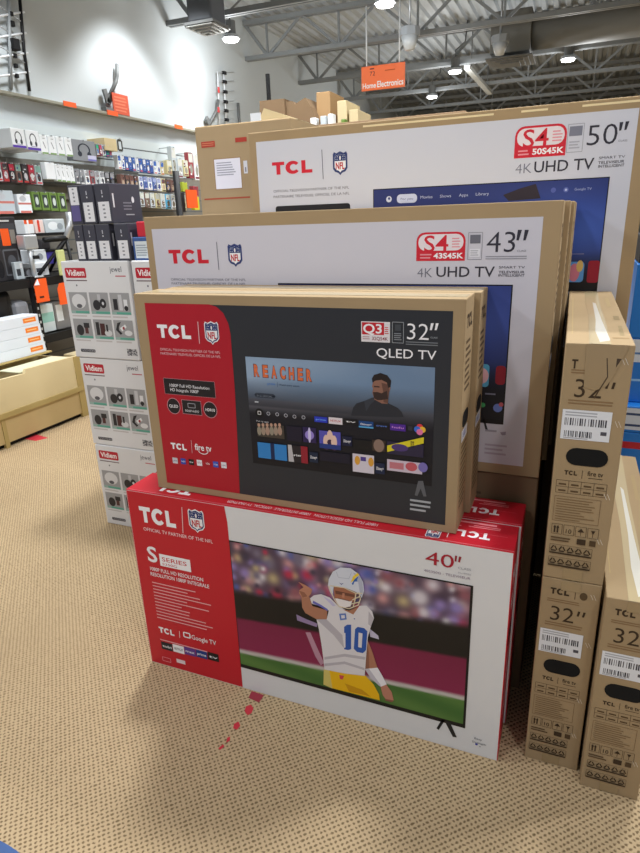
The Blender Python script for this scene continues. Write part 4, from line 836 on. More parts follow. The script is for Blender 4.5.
k.ppoly(zf((165, 150), (200, 138), (238, 160), (250, 186), (240, 215), (236, 264), (206, 262), (170, 242), (160, 210), (164, 186), (158, 180)), (146, 104, 88)); k.ppoly(zf((205, 160), (240, 170), (244, 200), (236, 262), (215, 256), (214, 210)), (104, 72, 62))
k.ppoly(zf((161, 160), (158, 140), (168, 122), (200, 112), (234, 124), (253, 150), (249, 182), (238, 186), (232, 160), (205, 146), (176, 150)), (40, 32, 32)); k.ppoly(zf((163, 206), (186, 206), (205, 212), (232, 200), (238, 240), (204, 246), (184, 246), (168, 236)), (58, 42, 40)); k.ppoly(zf((168, 176), (196, 178), (196, 184), (168, 182)), (52, 36, 36))
u, v = fB(*ze((105, 334))[0]); k.disc(u, v, .0115, .0115, (16, 16, 20)); k.frame(u - .004, v - .004, u + .004, v + .004, .0015, (220, 220, 226))
for x, y in ((153, 338), (200, 342), (246, 348), (292, 354), (340, 358)): u, v = fB(*ze((x, y))[0]); k.disc(u, v, .005, .005, (180, 180, 190), 10); k.disc(u, v, .0035, .0035, (60, 60, 68), 10)
k.ptext('Pick up again', *ze((90, 381))[0], *ze((156, 386))[0], 1.6, (200, 200, 206)); W3 = WH
def tile(zz, x0, y0, x1, y1, c, s=None, tc=WH, f=.3):
    a = fB(*zz((x0, y0))[0]); b = fB(*zz((x1, y1))[0]); k.rect(a[0], b[1], b[0], a[1], c)
    if s: hh = a[1] - b[1]; ww = b[0] - a[0]; k.text(s, a[0] + .12 * ww, b[1] + .36 * hh, b[0] - .12 * ww, f * hh, tc, .01)
    return a[0], b[1], b[0], a[1]
tile(ze, 398, 352, 468, 388, (44, 60, 190), 'prime', (120, 180, 250)); tile(ze, 474, 356, 548, 398, (226, 216, 222), 'NETFLIX', (190, 30, 40)); tile(ze, 556, 362, 628, 400, (24, 24, 30), 'tv')
tile(zf, 94, 346, 166, 384, (24, 70, 130), 'Disney+'); tile(zf, 94, 372, 166, 386, (90, 170, 220)); tile(zf, 172, 354, 240, 390, (24, 24, 34), 'crave', (90, 130, 220)); tile(zf, 248, 360, 324, 400, (82, 40, 150), 'hulu', (214, 150, 220)); tile(zf, 336, 372, 358, 396, (54, 54, 62))
u, v = fB(*zf((394, 390))[0])
for c_, dx, dy in (((220, 60, 70), 0, .006), ((240, 190, 60), .006, 0), ((60, 110, 210), -.006, 0), ((230, 120, 170), 0, -.006)): k.disc(u + dx, v + dy, .0075, .0075, c_, 12)
tile(ze, 92, 388, 240, 474, (70, 62, 56)); 
for i in range(6): a = fB(*ze((104 + i * 22, 410))[0]); k.disc(a[0], a[1] - .01, .006, .012, (150 + 10 * (i % 3), 140, 124), 10); k.disc(a[0], a[1] + .006, .004, .005, (190, 150, 130), 8)
tile(ze, 250, 402, 335, 490, (30, 26, 46)); q = tile(ze, 336, 408, 410, 496, (48, 36, 84)); k.disc((q[0] + q[2]) / 2, (q[1] + q[3]) / 2, .012, .012, (150, 130, 210)); k.disc((q[0] + q[2]) / 2, (q[1] + q[3]) / 2, .004, .02, (210, 200, 240))
q = tile(ze, 424, 426, 540, 532, (86, 84, 180)); 
for x, y in ((462, 486), (482, 462), (504, 490)): a = fB(*ze((x, y))[0]); k.disc(a[0], a[1], .008, .018, (230, 196, 180), 10); k.disc(a[0], a[1] - .014, .008, .008, (60, 40, 70), 8)
k.rect(q[0], q[1], q[2], q[1] + .012, (40, 60, 130)); tile(ze, 548, 456, 600, 512, (24, 30, 60), 'Disney+')
tile(zf, 66, 436, 160, 496, (22, 22, 26)); q = tile(zf, 160, 438, 226, 500, (60, 48, 42)); k.disc((q[0] + q[2]) / 2, (q[1] + q[3]) / 2, .013, .016, (140, 116, 104)); q = tile(zf, 234, 446, 412, 528, (46, 40, 66)); k.poly([(q[0], q[1] + .004), (q[2], q[1] + .035), (q[2], q[1] + .05), (q[0], q[1] + .02)], (222, 206, 40)); k.disc(q[0] + .03, q[3] - .013, .02, .009, (80, 60, 120)); k.text('CROSS', q[0] + .055, q[1] + .022, q[2] - .022, .016, (26, 26, 30), .03); 
tile(ze, 96, 488, 255, 590, (50, 130, 200)); q = tile(ze, 164, 494, 190, 582, (24, 40, 80)); q = tile(ze, 258, 502, 366, 604, (40, 34, 40), 'prime', WH, .14); k.poly([(q[0], q[1]), (q[0] + .015, q[1]), (q[0] + .01, q[3]), (q[0], q[3])], (190, 186, 190)); k.rect(q[2] - .018, q[1], q[2], q[3], (150, 34, 50)); tile(ze, 372, 540, 420, 600, (26, 40, 64), 'Disney+'); tile(ze, 428, 536, 590, 606, (28, 26, 44))
q = tile(zf, 64, 506, 170, 608, (214, 206, 218)); k.rect(q[0] + .02, q[1] + .03, q[2] - .02, q[3] - .006, (80, 60, 140)); 
for dx in (.012, .046): k.disc(q[0] + dx, q[1] + .03, .007, .012, (220, 160, 60), 10)
tile(zf, 176, 552, 222, 610, (30, 40, 70), 'Disney+'); q = tile(zf, 234, 534, 406, 610, (206, 190, 206)); k.rect(q[0] + .006, q[1] + .006, q[0] + .04, q[3] - .006, (196, 120, 130)); k.disc(q[0] + .058, q[1] + .016, .014, .011, (196, 90, 100)); k.disc(q[0] + .085, q[1] + .018, .011, .012, (120, 110, 180))
k.build('screen_picture', B)
k = iB.sub(.001); zg = zoomer(410, 460, 4.571); k.ppoly(zg((38, 95), (60, 95), (76, 166), (62, 166), (49, 130), (34, 164), (22, 160)), (96, 98, 104)); k.build('stand_foot_print', B); k = iB.sub(.001); k.lines(*fB(*zg((0, 232))[0]), *fB(*zg((96, 184))[0]), 3, (170, 174, 180)); k.build('small_print', B)
def side_print(t, W, D, H):
    bm = bmesh.new(); vv = [[bm.verts.new((W + dx, D * (.5 + sg * .18) + .018 * math.cos(math.radians(a)), H * .5 + .018 * math.sin(math.radians(a)))) for sg, a in ((1, -90), (1, -45), (1, 0), (1, 45), (1, 90), (-1, 90), (-1, 135), (-1, 180), (-1, 225), (-1, 270))] for dx in (-.002, .0008)]; bm.faces.new(vv[1]); [bm.faces.new((vv[0][q], vv[0][(q + 1) % 10], vv[1][(q + 1) % 10], vv[1][q])) for q in range(10)]; bmobj('hand_hole', bm, BLACKH, t)
    k = Ink((W, 0, 0), (0, 1, 0), (0, 0, 1), (1, 0, 0), lift=.0004); k.logo_tcl(.2 * D, .88 * H, .8 * D, .03, (70, 56, 42)); k.build('side_logo', t, INKM); k = k.sub(.0004); k.lines(.15 * D, .1 * H, .85 * D, .4 * H, 12, (120, 98, 70)); k.build('side_table', t, INKM); k = k.sub(.0004); k.lines(.2 * D, .62 * H, .8 * D, .84 * H, 8, (96, 78, 56)); k.build('side_print', t, INKM)
    k = Ink((W, 0, 0), (0, 1, 0), (0, 0, 1), (1, 0, 0), lift=.0005); k.rect(.12 * D, .41 * H, .8 * D, .46 * H, (228, 230, 236)); k.barcode(.2 * D, .42 * H, .7 * D, .45 * H, (90, 110, 180)); k.build('shipping_label', t)
side_print(B, BW, BD, BH)
c = copy_tree(B); c.location = (BX + .013, .155, BZ); c['label'] = 'second brown thirty two inch television carton, standing behind the black panelled one'

# ------------------------------------------------------------------ 43 inch television cartons and the carton carrying them
CX, CY, CZ, CW, CH, CD = -.031, .268, .669, 1.12, .660, .12
def panel_big(t, ox, oy, oz, W, H, pn, tl, nfl, txt, sep, badge, model, size, zq, uhd, panelcol=(206, 204, 214)):
    f = ef(ox, oy, oz); i_ = Ink((0, 0, 0), fn=f)
    k = i_.sub(.0003); k.rect(*pn, panelcol); k.build('white_panel', t)
    return f, i_
C_ = thing('television_carton', (CX, CY, CZ), 'front brown forty three inch television carton with a white panel', 'carton', 'forty three inch television cartons')
card_box(C_, CW, CD, CH); side_print(C_, CW, CD, CH)
fC = ef(CX, CY, CZ); iC = Ink((0, 0, 0), fn=fC)
k = iC.sub(.0003); k.rect(.024, .027, 1.080, .627, (204, 202, 213)); k.build('white_panel', C_)
z1_ = zoomer(130, 200, 2.909)
k = iC.sub(.0007); u0, v0_ = fC(*z1_((116, 185))[0]); u1, _ = fC(*z1_((230, 184))[0]); k.logo_tcl(u0, v0_, u1, .038, (204, 34, 52)); k.pline(*z1_((252, 122))[0], *z1_((259, 203))[0], .002, (90, 92, 110)); k.build('brand_logo', C_)
k = iC.sub(.0007); u, v = fC(*z1_((306, 161))[0]); k.shield(u, v, .039, .053, back=(60, 70, 120)); k.build('league_shield', C_)
k = iC.sub(.0007); k.ptext('OFFICIAL TELEVISION PARTNER OF THE NFL', *z1_((120, 235))[0], *z1_((338, 235))[0], 2.4, (110, 110, 126)); k.ptext('PARTENAIRE TELEVISUEL OFFICIEL DE LA NFL', *z1_((122, 246))[0], *z1_((338, 247))[0], 2.4, (110, 110, 126)); k.build('partner_text', C_)
def s4badge(k, f, zz, tl, br, model):
    a = f(*zz(tl)[0]); b = f(*zz(br)[0]); u0, v1_, u1, v0_ = a[0], a[1], b[0], b[1]; W_, H_ = u1 - u0, v1_ - v0_
    k.rrect(u0, v0_, u1, v1_, .3 * H_, (208, 36, 54)); k.rect(u0, v0_, u1, v0_ + .5 * H_, (208, 36, 54)); k.rrect(u0 + .04 * W_, v0_ + .36 * H_, u1 - .04 * W_, v1_ - .07 * H_, .26 * H_, (232, 222, 228))
    k.text('S4', u0 + .16 * W_, v0_ + .32 * H_, u0 + .66 * W_, .60 * H_, (208, 36, 54), .008); k.lines(u0 + .73 * W_, v0_ + .44 * H_, u0 + .92 * W_, v1_ - .18 * H_, 4, (226, 150, 160)); k.text(model, u0 + .36 * W_, v0_ + .09 * H_, u0 + .97 * W_, .19 * H_, WH, .03); k.lines(u0 + .08 * W_, v0_ + .06 * H_, u0 + .32 * W_, v0_ + .28 * H_, 2, (232, 150, 160))
z2_ = zoomer(340, 190, 2.4615)
k = iC.sub(.0007); s4badge(k, fC, z2_, (189, 105), (307, 174), '43S45K'); k.build('model_badge', C_)
INKD = (52, 50, 62)
k = iC.sub(.0007); a = fC(*z2_((317, 105))[0]); b = fC(*z2_((348, 171))[0]); k.frame(a[0], b[1], b[0], a[1], .0012, (140, 140, 150)); k.rect(a[0] + .004, (a[1] + b[1]) / 2 + .006, b[0] - .004, a[1] - .005, (110, 110, 122)); k.rect(a[0] + .004, b[1] + .006, b[0] - .004, (a[1] + b[1]) / 2 - .006, (226, 226, 234)); k.lines(a[0] + .006, b[1] + .008, b[0] - .006, (a[1] + b[1]) / 2 - .008, 3, (170, 170, 180)); k.build('info_stamp', C_)
k = iC.sub(.0007); k.ptext('43', *z2_((360, 154))[0], *z2_((430, 152))[0], 21.5, INKD, -.008); k.ppoly(z2_((438, 98), (448, 98), (440, 124), (434, 124)), INKD); k.ppoly(z2_((455, 98), (465, 98), (457, 124), (451, 124)), INKD); k.ptext('CLASS', *z2_((436, 152))[0], *z2_((458, 152))[0], 2, (120, 120, 130)); a = fC(*z2_((358, 172))[0]); b = fC(*z2_((460, 160))[0]); k.lines(a[0], a[1], b[0], b[1], 2, (150, 150, 160), ragged=0); k.build('size_print', C_)
k = iC.sub(.0007); k.ptext('4K', *z2_((190, 215))[0], *z2_((227, 215))[0], 10, (116, 116, 130), -.012); k.ptext('UHD TV', *z2_((237, 214))[0], *z2_((380, 213))[0], 10.5, INKD, .008); k.ptext('SMART TV', *z2_((391, 194))[0], *z2_((455, 192))[0], 2.4, INKD); k.ptext('TELEVISEUR', *z2_((390, 206))[0], *z2_((454, 204))[0], 2.6, INKD, .01); k.ptext('INTELLIGENT', *z2_((390, 214))[0], *z2_((454, 212))[0], 2.6, INKD, .01); k.build('type_print', C_)
def ui(s, t):
    f = lambda a, b, x: tuple(a[i] * (1 - x) + b[i] * x for i in range(3))
    if t < .22: return (24, 24, 32)
    c = f((36, 44, 92), (70, 92, 176), math.exp(-((s - .8) ** 2 + (t - .75) ** 2) / .12)); return f((24, 24, 34), c, min(1, (t - .22) / .22))
k = iC.sub(.0007); u0 = .42; u1 = fC(511.6, 286)[0]; v1_ = fC(511.6, 286)[1]; v0_ = fC(502, 420)[1]
k.rect(u0 - .003, v0_ - .012, u1 + .003, v1_ + .003, (20, 20, 24)); k.grid(u0, v0_, u1, v1_, 40, 40, ui)
zh = zoomer(440, 280, 5.333)
a = fC(*zh((272, 450))[0]); k.rrect(a[0] - .06, a[1] - .058, a[0] - .003, a[1], .008, (90, 170, 210)); k.disc(a[0] - .02, a[1] - .03, .016, .02, (230, 180, 190))
a = fC(*zh((300, 456))[0]); b = fC(*zh((346, 560))[0]); k.rrect(a[0], b[1], b[0], a[1], .008, (150, 30, 50)); k.pdisc(440 + 308 / 5.333, 280 + 682 / 5.333, 4.6, (110, 130, 200)); k.pdisc(440 + 326 / 5.333, 280 + 664 / 5.333, 2.4, (190, 90, 100)); k.pdisc(440 + 228 / 5.333, 280 + 666 / 5.333, 2.6, (60, 150, 90)); k.lines(*fC(*zh((240, 614))[0]), *fC(*zh((300, 600))[0]), 1, (120, 120, 140))
k.build('screen_picture', C_)
k = iC.sub(.0007); k.ppoly(zh((226, 735), (236, 735), (258, 806), (244, 804)), (46, 46, 50)); k.build('stand_foot_print', C_); k = iC.sub(.0007); k.ppoly(zh((320, 812), (352, 808), (350, 826), (330, 828)), (150, 140, 156)); k.lines(*fC(*zh((240, 812))[0]), *fC(*zh((320, 796))[0]), 1, (160, 156, 168))
zi = zoomer(440, 400, 5.333); k.lines(*fC(*zi((236, 290))[0]), *fC(*zi((360, 236))[0]), 3, (178, 168, 184)); k.build('small_print', C_)
for i, (dx, y, lab) in enumerate(((.012, .394, 'second brown forty three inch television carton, right behind the white panelled one'), (.020, .520, 'third brown forty three inch television carton from the front of its row'), (.022, .645, 'added fourth brown forty three inch television carton, mostly hidden, darkening the gap beside it'), (.022, .770, 'added rearmost brown forty three inch television carton, darkening the gap before the fifty inch one'))):  # last two are added, nearly unseen, to darken the gap at the right
    c = copy_tree(C_); c.location = (CX + dx, y, CZ); c['label'] = lab
for i, (y, lab) in enumerate(((.274, 'plain brown carton under the front forty three inch carton, behind the red ones'), (.40, 'second plain brown carton from the front under the forty three inch cartons'), (.526, 'third plain brown carton from the front under the forty three inch cartons'), (.652, 'added plain brown carton, fourth from the front, keeping light off the floor gap'), (.778, 'added rearmost plain brown carton, keeping light off the floor gap'))):  # last two are added to block lamp light from the floor gap
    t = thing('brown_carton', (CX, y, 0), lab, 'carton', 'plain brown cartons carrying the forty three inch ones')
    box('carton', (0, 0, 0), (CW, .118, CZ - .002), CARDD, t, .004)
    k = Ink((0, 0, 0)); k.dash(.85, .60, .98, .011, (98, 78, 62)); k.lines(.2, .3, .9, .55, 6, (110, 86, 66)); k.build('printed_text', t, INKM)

# ------------------------------------------------------------------ 50 inch television carton
DY = .912
dl = PX(248, 136, 'y', DY); dr = PX(640, 92, 'y', DY); dre = (PX(639, 226, 'y', DY).x + PX(630.7, 292, 'y', DY).x) / 2
DX = dl.x; DW = dre - dl.x; DT = (dl.z + dr.z) / 2; DH = .765; DD = .13; DZ = DT - DH
D_ = thing('television_carton', (DX, DY, DZ), 'large brown fifty inch television carton with a white panel behind the others', 'carton', 'fifty inch television cartons')
box('carton', (0, 0, 0), (DW, DD, DH), CARD, D_, .0025)
fD = ef(DX, DY, DZ); iD = Ink((0, 0, 0), fn=fD)
pa = fD(256, 144); pb = fD(634, 106); pc = fD(622, 290)
k = iD.sub(.0003); k.rect(pa[0], .03, (pb[0] + pc[0]) / 2, (pa[1] + pb[1]) / 2, (206, 208, 220)); k.build('white_panel', D_)
z7 = zoomer(190, 90, 2.783); z8 = zoomer(400, 90, 2.667); z9 = zoomer(360, 90, 4.0)
k = iD.sub(.0007); u0, v0_ = fD(*z7((230, 236))[0]); u1, v_ = fD(*z7((341, 230))[0]); k.logo_tcl(u0, (v0_ + v_) / 2, u1, .042, (208, 36, 54)); k.pline(*z7((367, 166))[0], *z7((371, 248))[0], .0025, (90, 92, 110)); k.build('brand_logo', D_)
k = iD.sub(.0007); u, v = fD(*z7((418, 204))[0]); k.shield(u, v, .048, .066, back=(60, 70, 120)); k.build('league_shield', D_)
k = iD.sub(.0007); k.ptext('OFFICIAL TELEVISION PARTNER OF THE NFL', *z7((233, 285))[0], *z7((443, 275))[0], 2.6, (90, 90, 106)); k.ptext('PARTENAIRE TELEVISUEL OFFICIEL DE LA NFL', *z7((233, 301))[0], *z7((444, 291))[0], 2.6, (90, 90, 106)); a = fD(*z7((238, 322))[0]); b = fD(*z7((446, 316))[0]); k.rrect(a[0], a[1] - .09, b[0], (a[1] + b[1]) / 2, .01, (32, 32, 38)); k.build('partner_text', D_)
k = iD.sub(.0007); s4badge(k, fD, z8, (309, 99), (440, 174), '50S45K'); k.build('model_badge', D_)
k = iD.sub(.0007); a = fD(*z8((450, 92))[0]); b = fD(*z8((485, 164))[0]); k.frame(a[0], b[1], b[0], a[1], .0014, (150, 152, 164)); k.rect(a[0] + .004, (a[1] + b[1]) / 2 + .006, b[0] - .004, a[1] - .006, (126, 128, 144)); k.lines(a[0] + .006, b[1] + .008, b[0] - .006, (a[1] + b[1]) / 2 - .006, 3, (170, 172, 186)); k.build('info_stamp', D_)
k = iD.sub(.0007); k.ptext('50', *z8((497, 149))[0], *z8((577, 143))[0], 21.5, INKD, -.008); k.ppoly(z8((586, 86), (596, 85), (590, 108), (584, 109)), INKD); k.ppoly(z8((602, 84), (612, 83), (604, 106), (598, 107)), INKD); k.ptext('CLASS', *z8((582, 139))[0], *z8((606, 136))[0], 2, (120, 120, 134)); k.build('size_print', D_)
k = iD.sub(.0007); k.ptext('4K', *z8((307, 224))[0], *z8((350, 221))[0], 10.5, (116, 118, 136), -.012); k.ptext('UHD TV', *z8((357, 221))[0], *z8((516, 210))[0], 11.5, INKD, .008); k.ptext('SMART TV', *z8((530, 185))[0], *z8((600, 180))[0], 2.6, INKD); k.ptext('TELEVISEUR', *z8((528, 198))[0], *z8((598, 193))[0], 2.8, INKD, .01); k.ptext('INTELLIGENT', *z8((528, 208))[0], *z8((598, 203))[0], 2.8, INKD, .01); k.build('type_print', D_)
k = iD.sub(.0007); u0 = fD(374, 190)[0]; p1 = fD(609, 178); v1_ = (fD(374, 190)[1] + p1[1]) / 2; v0_ = fD(596, 288)[1]; u1 = (p1[0] + fD(596, 288)[0]) / 2
def ui2(s, t):
    f = lambda a, b, x: tuple(a[i] * (1 - x) + b[i] * x for i in range(3))
    c = f((44, 54, 112), (70, 102, 196), math.exp(-((s - .85) ** 2 + (t - .55) ** 2) / .1)); 
    return f((20, 20, 26), c, min(1, max(0, (t - .05) / .3)))
k.rect(u0 - .003, v0_ - .012, u1 + .003, v1_ + .003, (22, 22, 28)); k.grid(u0, v0_, u1, v1_, 40, 40, ui2)
a = fD(*z9((148, 418))[0]); b = fD(*z9((228, 450))[0]); k.rrect(a[0], b[1], b[0], a[1], .012, (206, 212, 236)); k.ptext('For you', *z9((163, 440))[0], *z9((212, 438))[0], 2.2, (70, 80, 130)); k.pdisc(360 + 116 / 4, 90 + 437 / 4, 2.8, (214, 218, 234)); k.pdisc(360 + 117 / 4, 90 + 434 / 4, 1.2, (60, 70, 130))
for s, x0, y0, x1, y1 in (('Movies', 242, 435, 290, 432), ('Shows', 320, 431, 364, 428), ('Apps', 396, 427, 432, 424), ('Library', 463, 423, 516, 419)): k.ptext(s, *z9((x0, y0))[0], *z9((x1, y1))[0], 3, (190, 196, 222))
zj = zoomer(520, 180, 5.333); k.ppoly(zj((0, 45), (85, 20), (110, 98), (-60, 112), (-90, 80)), (50, 42, 52)); k.pdisc(520 + 178 / 5.33, 180 + 54 / 5.33, 2.6, (84, 96, 168)); k.pdisc(520 + 245 / 5.33, 180 + 52 / 5.33, 2.6, (90, 104, 176)); k.pdisc(520 + 245 / 5.33, 180 + 52 / 5.33, 1.2, (180, 190, 226)); k.ptext('Google TV', *zj((290, 58))[0], *zj((382, 50))[0], 2.6, (170, 180, 220))
k.lines(*fD(*zj((275, 398))[0]), *fD(*zj((350, 390))[0]), 1, (150, 150, 180)); a = fD(*zj((258, 436))[0]); b = fD(*zj((334, 545))[0]); k.rrect(a[0], b[1], b[0], a[1], .01, (96, 160, 226)); k.disc(a[0] + .02, b[1] + .03, .016, .028, (220, 130, 150)); k.disc(a[0] + .035, b[1] + .05, .01, .018, (226, 190, 110)); a = fD(*zj((366, 430))[0]); b = fD(*zj((414, 548))[0]); k.rrect(a[0], b[1], b[0], a[1], .008, (158, 30, 52)); k.build('screen_picture', D_)
# pale top flaps
for x0, x1 in ((363, 494), (520, 548), (580, 639)):
    y0 = 131 - (x0 - 250) * .107 - 3; k = iD.sub(.0006); k.rect(fD(x0, 130)[0], DH - .016, fD(x1, 110)[0], DH - .010, (232, 214, 172)); k.build('flap_edge', D_, INKM)
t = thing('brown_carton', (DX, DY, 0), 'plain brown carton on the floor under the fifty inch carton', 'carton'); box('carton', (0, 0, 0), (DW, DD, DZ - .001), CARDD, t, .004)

# ------------------------------------------------------------------ 32 inch cartons standing end on at the right
EW, EH, EL = .1232, .530, .868
INKB = (66, 52, 38)
def endbox(loc, label, torn=False, rz=.008):
    t = thing('television_carton', loc, label, 'carton', 'end on thirty two inch television cartons', rz)
    box('carton', (0, 0, 0), (EW, EL, EH), CARD, t, .0022)
    W, H = EW, EH; Y = lambda f: (1 - f) * H
    k = Ink((0, 0, 0))
    if torn: k.logo_tcl(.14 * W, Y(.085), .26 * W * 1.9, .018, INKB) if False else k.poly([(.12 * W, Y(.06)), (.12 * W, Y(.067)), (.15 * W, Y(.067)), (.15 * W, Y(.095)), (.175 * W, Y(.095)), (.175 * W, Y(.067)), (.21 * W, Y(.067)), (.21 * W, Y(.06))], INKB)
    else:
        k.logo_tcl(.16 * W, Y(.075), .48 * W, .016, INKB); k.line(.58 * W, Y(.085), .58 * W, Y(.045), .0012, INKB); k.disc(.72 * W, Y(.064), .008, .010, (92, 74, 52))
    k.build('end_logo', t, INKM)
    k = Ink((0, 0, 0)); k.text('32', .20 * W, Y(.205), .60 * W, .040, INKB, -.004); k.poly([(.66 * W, Y(.14)), (.70 * W, Y(.14)), (.68 * W, Y(.165)), (.645 * W, Y(.165))], INKB); k.poly([(.75 * W, Y(.14)), (.79 * W, Y(.14)), (.77 * W, Y(.165)), (.735 * W, Y(.165))], INKB)
    k.lines(.12 * W, Y(.235), .8 * W, Y(.212), 2, (140, 112, 80), ragged=.1); k.lines(.12 * W, Y(.115), .75 * W, Y(.095), 2, (140, 112, 80), ragged=.2); k.build('size_print', t, INKM)
    k = Ink((0, 0, 0), lift=.0008); k.rect(.055 * W, Y(.375), .80 * W, Y(.255), (226, 228, 234)); k.barcode(.1 * W, Y(.318), .45 * W, Y(.288), (60, 60, 70), 2); k.barcode(.46 * W, Y(.318), .76 * W, Y(.288), (60, 60, 70), 3); k.lines(.1 * W, Y(.282), .6 * W, Y(.26), 2, (170, 172, 180)); k.barcode(.11 * W, Y(.365), .56 * W, Y(.34), (50, 50, 60), 4); k.rect(.66 * W, Y(.35), .75 * W, Y(.335), (80, 80, 90)); k.lines(.1 * W, Y(.372), .5 * W, Y(.366), 1, (150, 150, 158)); k.build('shipping_label', t)
    bm = bmesh.new(); c0 = [(.33 * W, Y(.445)), (.67 * W, Y(.445))]; r = .019; pts = []
    for cx, a0 in ((.67 * W, -90), (.33 * W, 90)):
        for q in range(9): a = math.radians(a0 + 22.5 * q); pts.append((cx + r * math.cos(a), -.0008, c0[0][1] + r * math.sin(a)))
    vsx = [bm.verts.new(p) for p in pts]; bm.faces.new(vsx); vv = [bm.verts.new((p[0], .002, p[2])) for p in pts]
    for q in range(len(pts)): bm.faces.new((vsx[q], vsx[(q + 1) % len(pts)], vv[(q + 1) % len(pts)], vv[q]))
    bmobj('hand_hole', bm, BLACKH, t)
    k = Ink((0, 0, 0)); k.logo_tcl(.18 * W, Y(.525), .38 * W, .010, INKB); k.line(.46 * W, Y(.535), .46 * W, Y(.500), .0009, INKB); k.text('fire tv', .54 * W, Y(.520), .78 * W, .011, INKB, .01); k.line(.56 * W, Y(.530), .78 * W, Y(.530), .0012, INKB); k.build('platform_print', t, INKM)
    k = Ink((0, 0, 0)); u0, u1 = .07 * W, .86 * W
    k.frame(u0, Y(.605), u1, Y(.550), .0008, INKB); k.line(u0, Y(.5775), u1, Y(.5775), .0008, INKB)
    for q in range(1, 4): k.line(u0 + (u1 - u0) * q / 4, Y(.605), u0 + (u1 - u0) * q / 4, Y(.55), .0008, INKB)
    for q in range(4):
        for r_ in range(2): a = u0 + (u1 - u0) * (q + .2) / 4; k.rect(a, Y(.570 + .0275 * r_), a + .6 * (u1 - u0) / 4, Y(.563 + .0275 * r_), (96, 76, 54))
    k.frame(u0, Y(.73), .8 * W, Y(.62), .0008, (120, 94, 66)); k.lines(u0 + .004, Y(.725), .76 * W, Y(.625), 9, (132, 106, 74), frac=.3, ragged=.4)
    for q in range(4):
        a = u0 + q * .195 * W; k.frame(a, Y(.79), a + .17 * W, Y(.745), .0008, INKB)
        if q == 0: 
            for dx in (.05, .1): k.line(a + dx * W, Y(.785), a + dx * W, Y(.758), .003, INKB); k.poly([(a + (dx - .025) * W, Y(.762)), (a + (dx + .025) * W, Y(.762)), (a + dx * W, Y(.75))], INKB)
        elif q == 1: k.text('10', a + .04 * W, Y(.782), a + .13 * W, .011, INKB)
        elif q == 2: k.poly([(a + .03 * W, Y(.768)), (a + .14 * W, Y(.768)), (a + .085 * W, Y(.752))], INKB); k.line(a + .085 * W, Y(.785), a + .085 * W, Y(.768), .001, INKB)
        else: k.poly([(a + .05 * W, Y(.755)), (a + .12 * W, Y(.755)), (a + .09 * W, Y(.77)), (a + .09 * W, Y(.785)), (a + .08 * W, Y(.785)), (a + .08 * W, Y(.77))], INKB)
    k.lines(u0, Y(.825), .4 * W, Y(.8), 2, (96, 76, 54)); k.rect(.5 * W, Y(.825), .64 * W, Y(.8), INKB); k.rect(.7 * W, Y(.825), .8 * W, Y(.8), (84, 66, 46))
    for r_ in range(2):
        yb = .875 + .05 * r_ + (.008 if r_ else 0); k.rect(u0, Y(yb + .006), .76 * W, Y(yb), INKB)
        for q in range(5):
            cx = u0 + (.07 + q * .135) * W; 
            for s in range(3):
                a0 = math.radians(90 + 120 * s); a1 = math.radians(210 + 120 * s); rr_ = .0088; X0, Y0, X1, Y1 = rr_ * math.cos(a0), rr_ * math.sin(a0), rr_ * math.cos(a1), rr_ * math.sin(a1); k.line(cx + X0 + .12 * (X1 - X0), Y(yb - .0185) + Y0 + .12 * (Y1 - Y0) - .001, cx + X0 + .82 * (X1 - X0), Y(yb - .0185) + Y0 + .82 * (Y1 - Y0) - .001, .0027, INKB)
        k.frame(u0, Y(yb), .76 * W, Y(yb - .037), .0007, INKB)
    k.build('handling_print', t, INKM)
    k = Ink((0, 0, H), (1, 0, 0), (0, 1, 0), (0, 0, 1)); k.poly([(.34 * W, 0), (.66 * W, 0), (.66 * W, .3), (.64 * W, .5), (.66 * W, EL), (.36 * W, EL), (.35 * W, .55), (.38 * W, .35)], (196, 178, 140))
    k.poly([(.50 * W, .02), (.66 * W, .04), (.60 * W, .3), (.56 * W, .58), (.50 * W, .6), (.50 * W, .3), (.46 * W, .14)], (222, 218, 206)); k.build('packing_tape', t, TAPEM)
    k = Ink((0, 0, H), (1, 0, 0), (0, 1, 0), (0, 0, 1), lift=.0003)
    k.line(.86 * W, .1, .88 * W, .22, .008, (150, 132, 98)); k.dash(.7 * W, .06, .95 * W, .02, (150, 126, 90)); k.rect(.82 * W, .3, .92 * W, .36, (140, 122, 90)); k.rect(.78 * W, .52, .86 * W, .7, (168, 146, 108)); k.rect(.08 * W, .1, .1 * W, .7, (176, 154, 112)); k.build('top_print', t, INKM)
    k = Ink((0, 0, 0), lift=.0009)
    for (u, v) in ((.86, .06), (.88, .30), (.86, .60), (.84, .80)):
        for dx in (0, .05): k.line((u + dx - .03) * W, Y(v - .012), (u + dx + .02) * W, Y(v + .012), .0009, (222, 214, 200))
    k.build('staple_marks', t)
    if torn:
        k = Ink((0, 0, 0), lift=.001); k.poly([(.30 * W, Y(.0)), (.92 * W, Y(.0)), (.74 * W, Y(.12)), (.66 * W, Y(.155)), (.50 * W, Y(.175)), (.33 * W, Y(.165))], (160, 137, 103)); k.line(.62 * W, Y(.05), .66 * W, Y(.12), .002, INKB); k.poly([(.76 * W, Y(.05)), (.83 * W, Y(.05)), (.76 * W, Y(.085))], (70, 54, 38)); k.line(.66 * W, Y(.12), .5 * W, Y(.205), .0025, (84, 66, 46)); k.build('torn_tape', t, TAPEM)
    else:
        k = Ink((0, 0, 0), lift=.001); k.rect(.33 * W, Y(.05), .66 * W, H - .002, (160, 138, 104)); k.build('tape_end', t, TAPEM)
    k = Ink((0, 0, 0), lift=.001); k.rect(.33 * W, .002, .66 * W, .03, (158, 136, 102)); k.build('tape_foot', t, TAPEM)
    return t
EX, EY = 1.1218, .0383
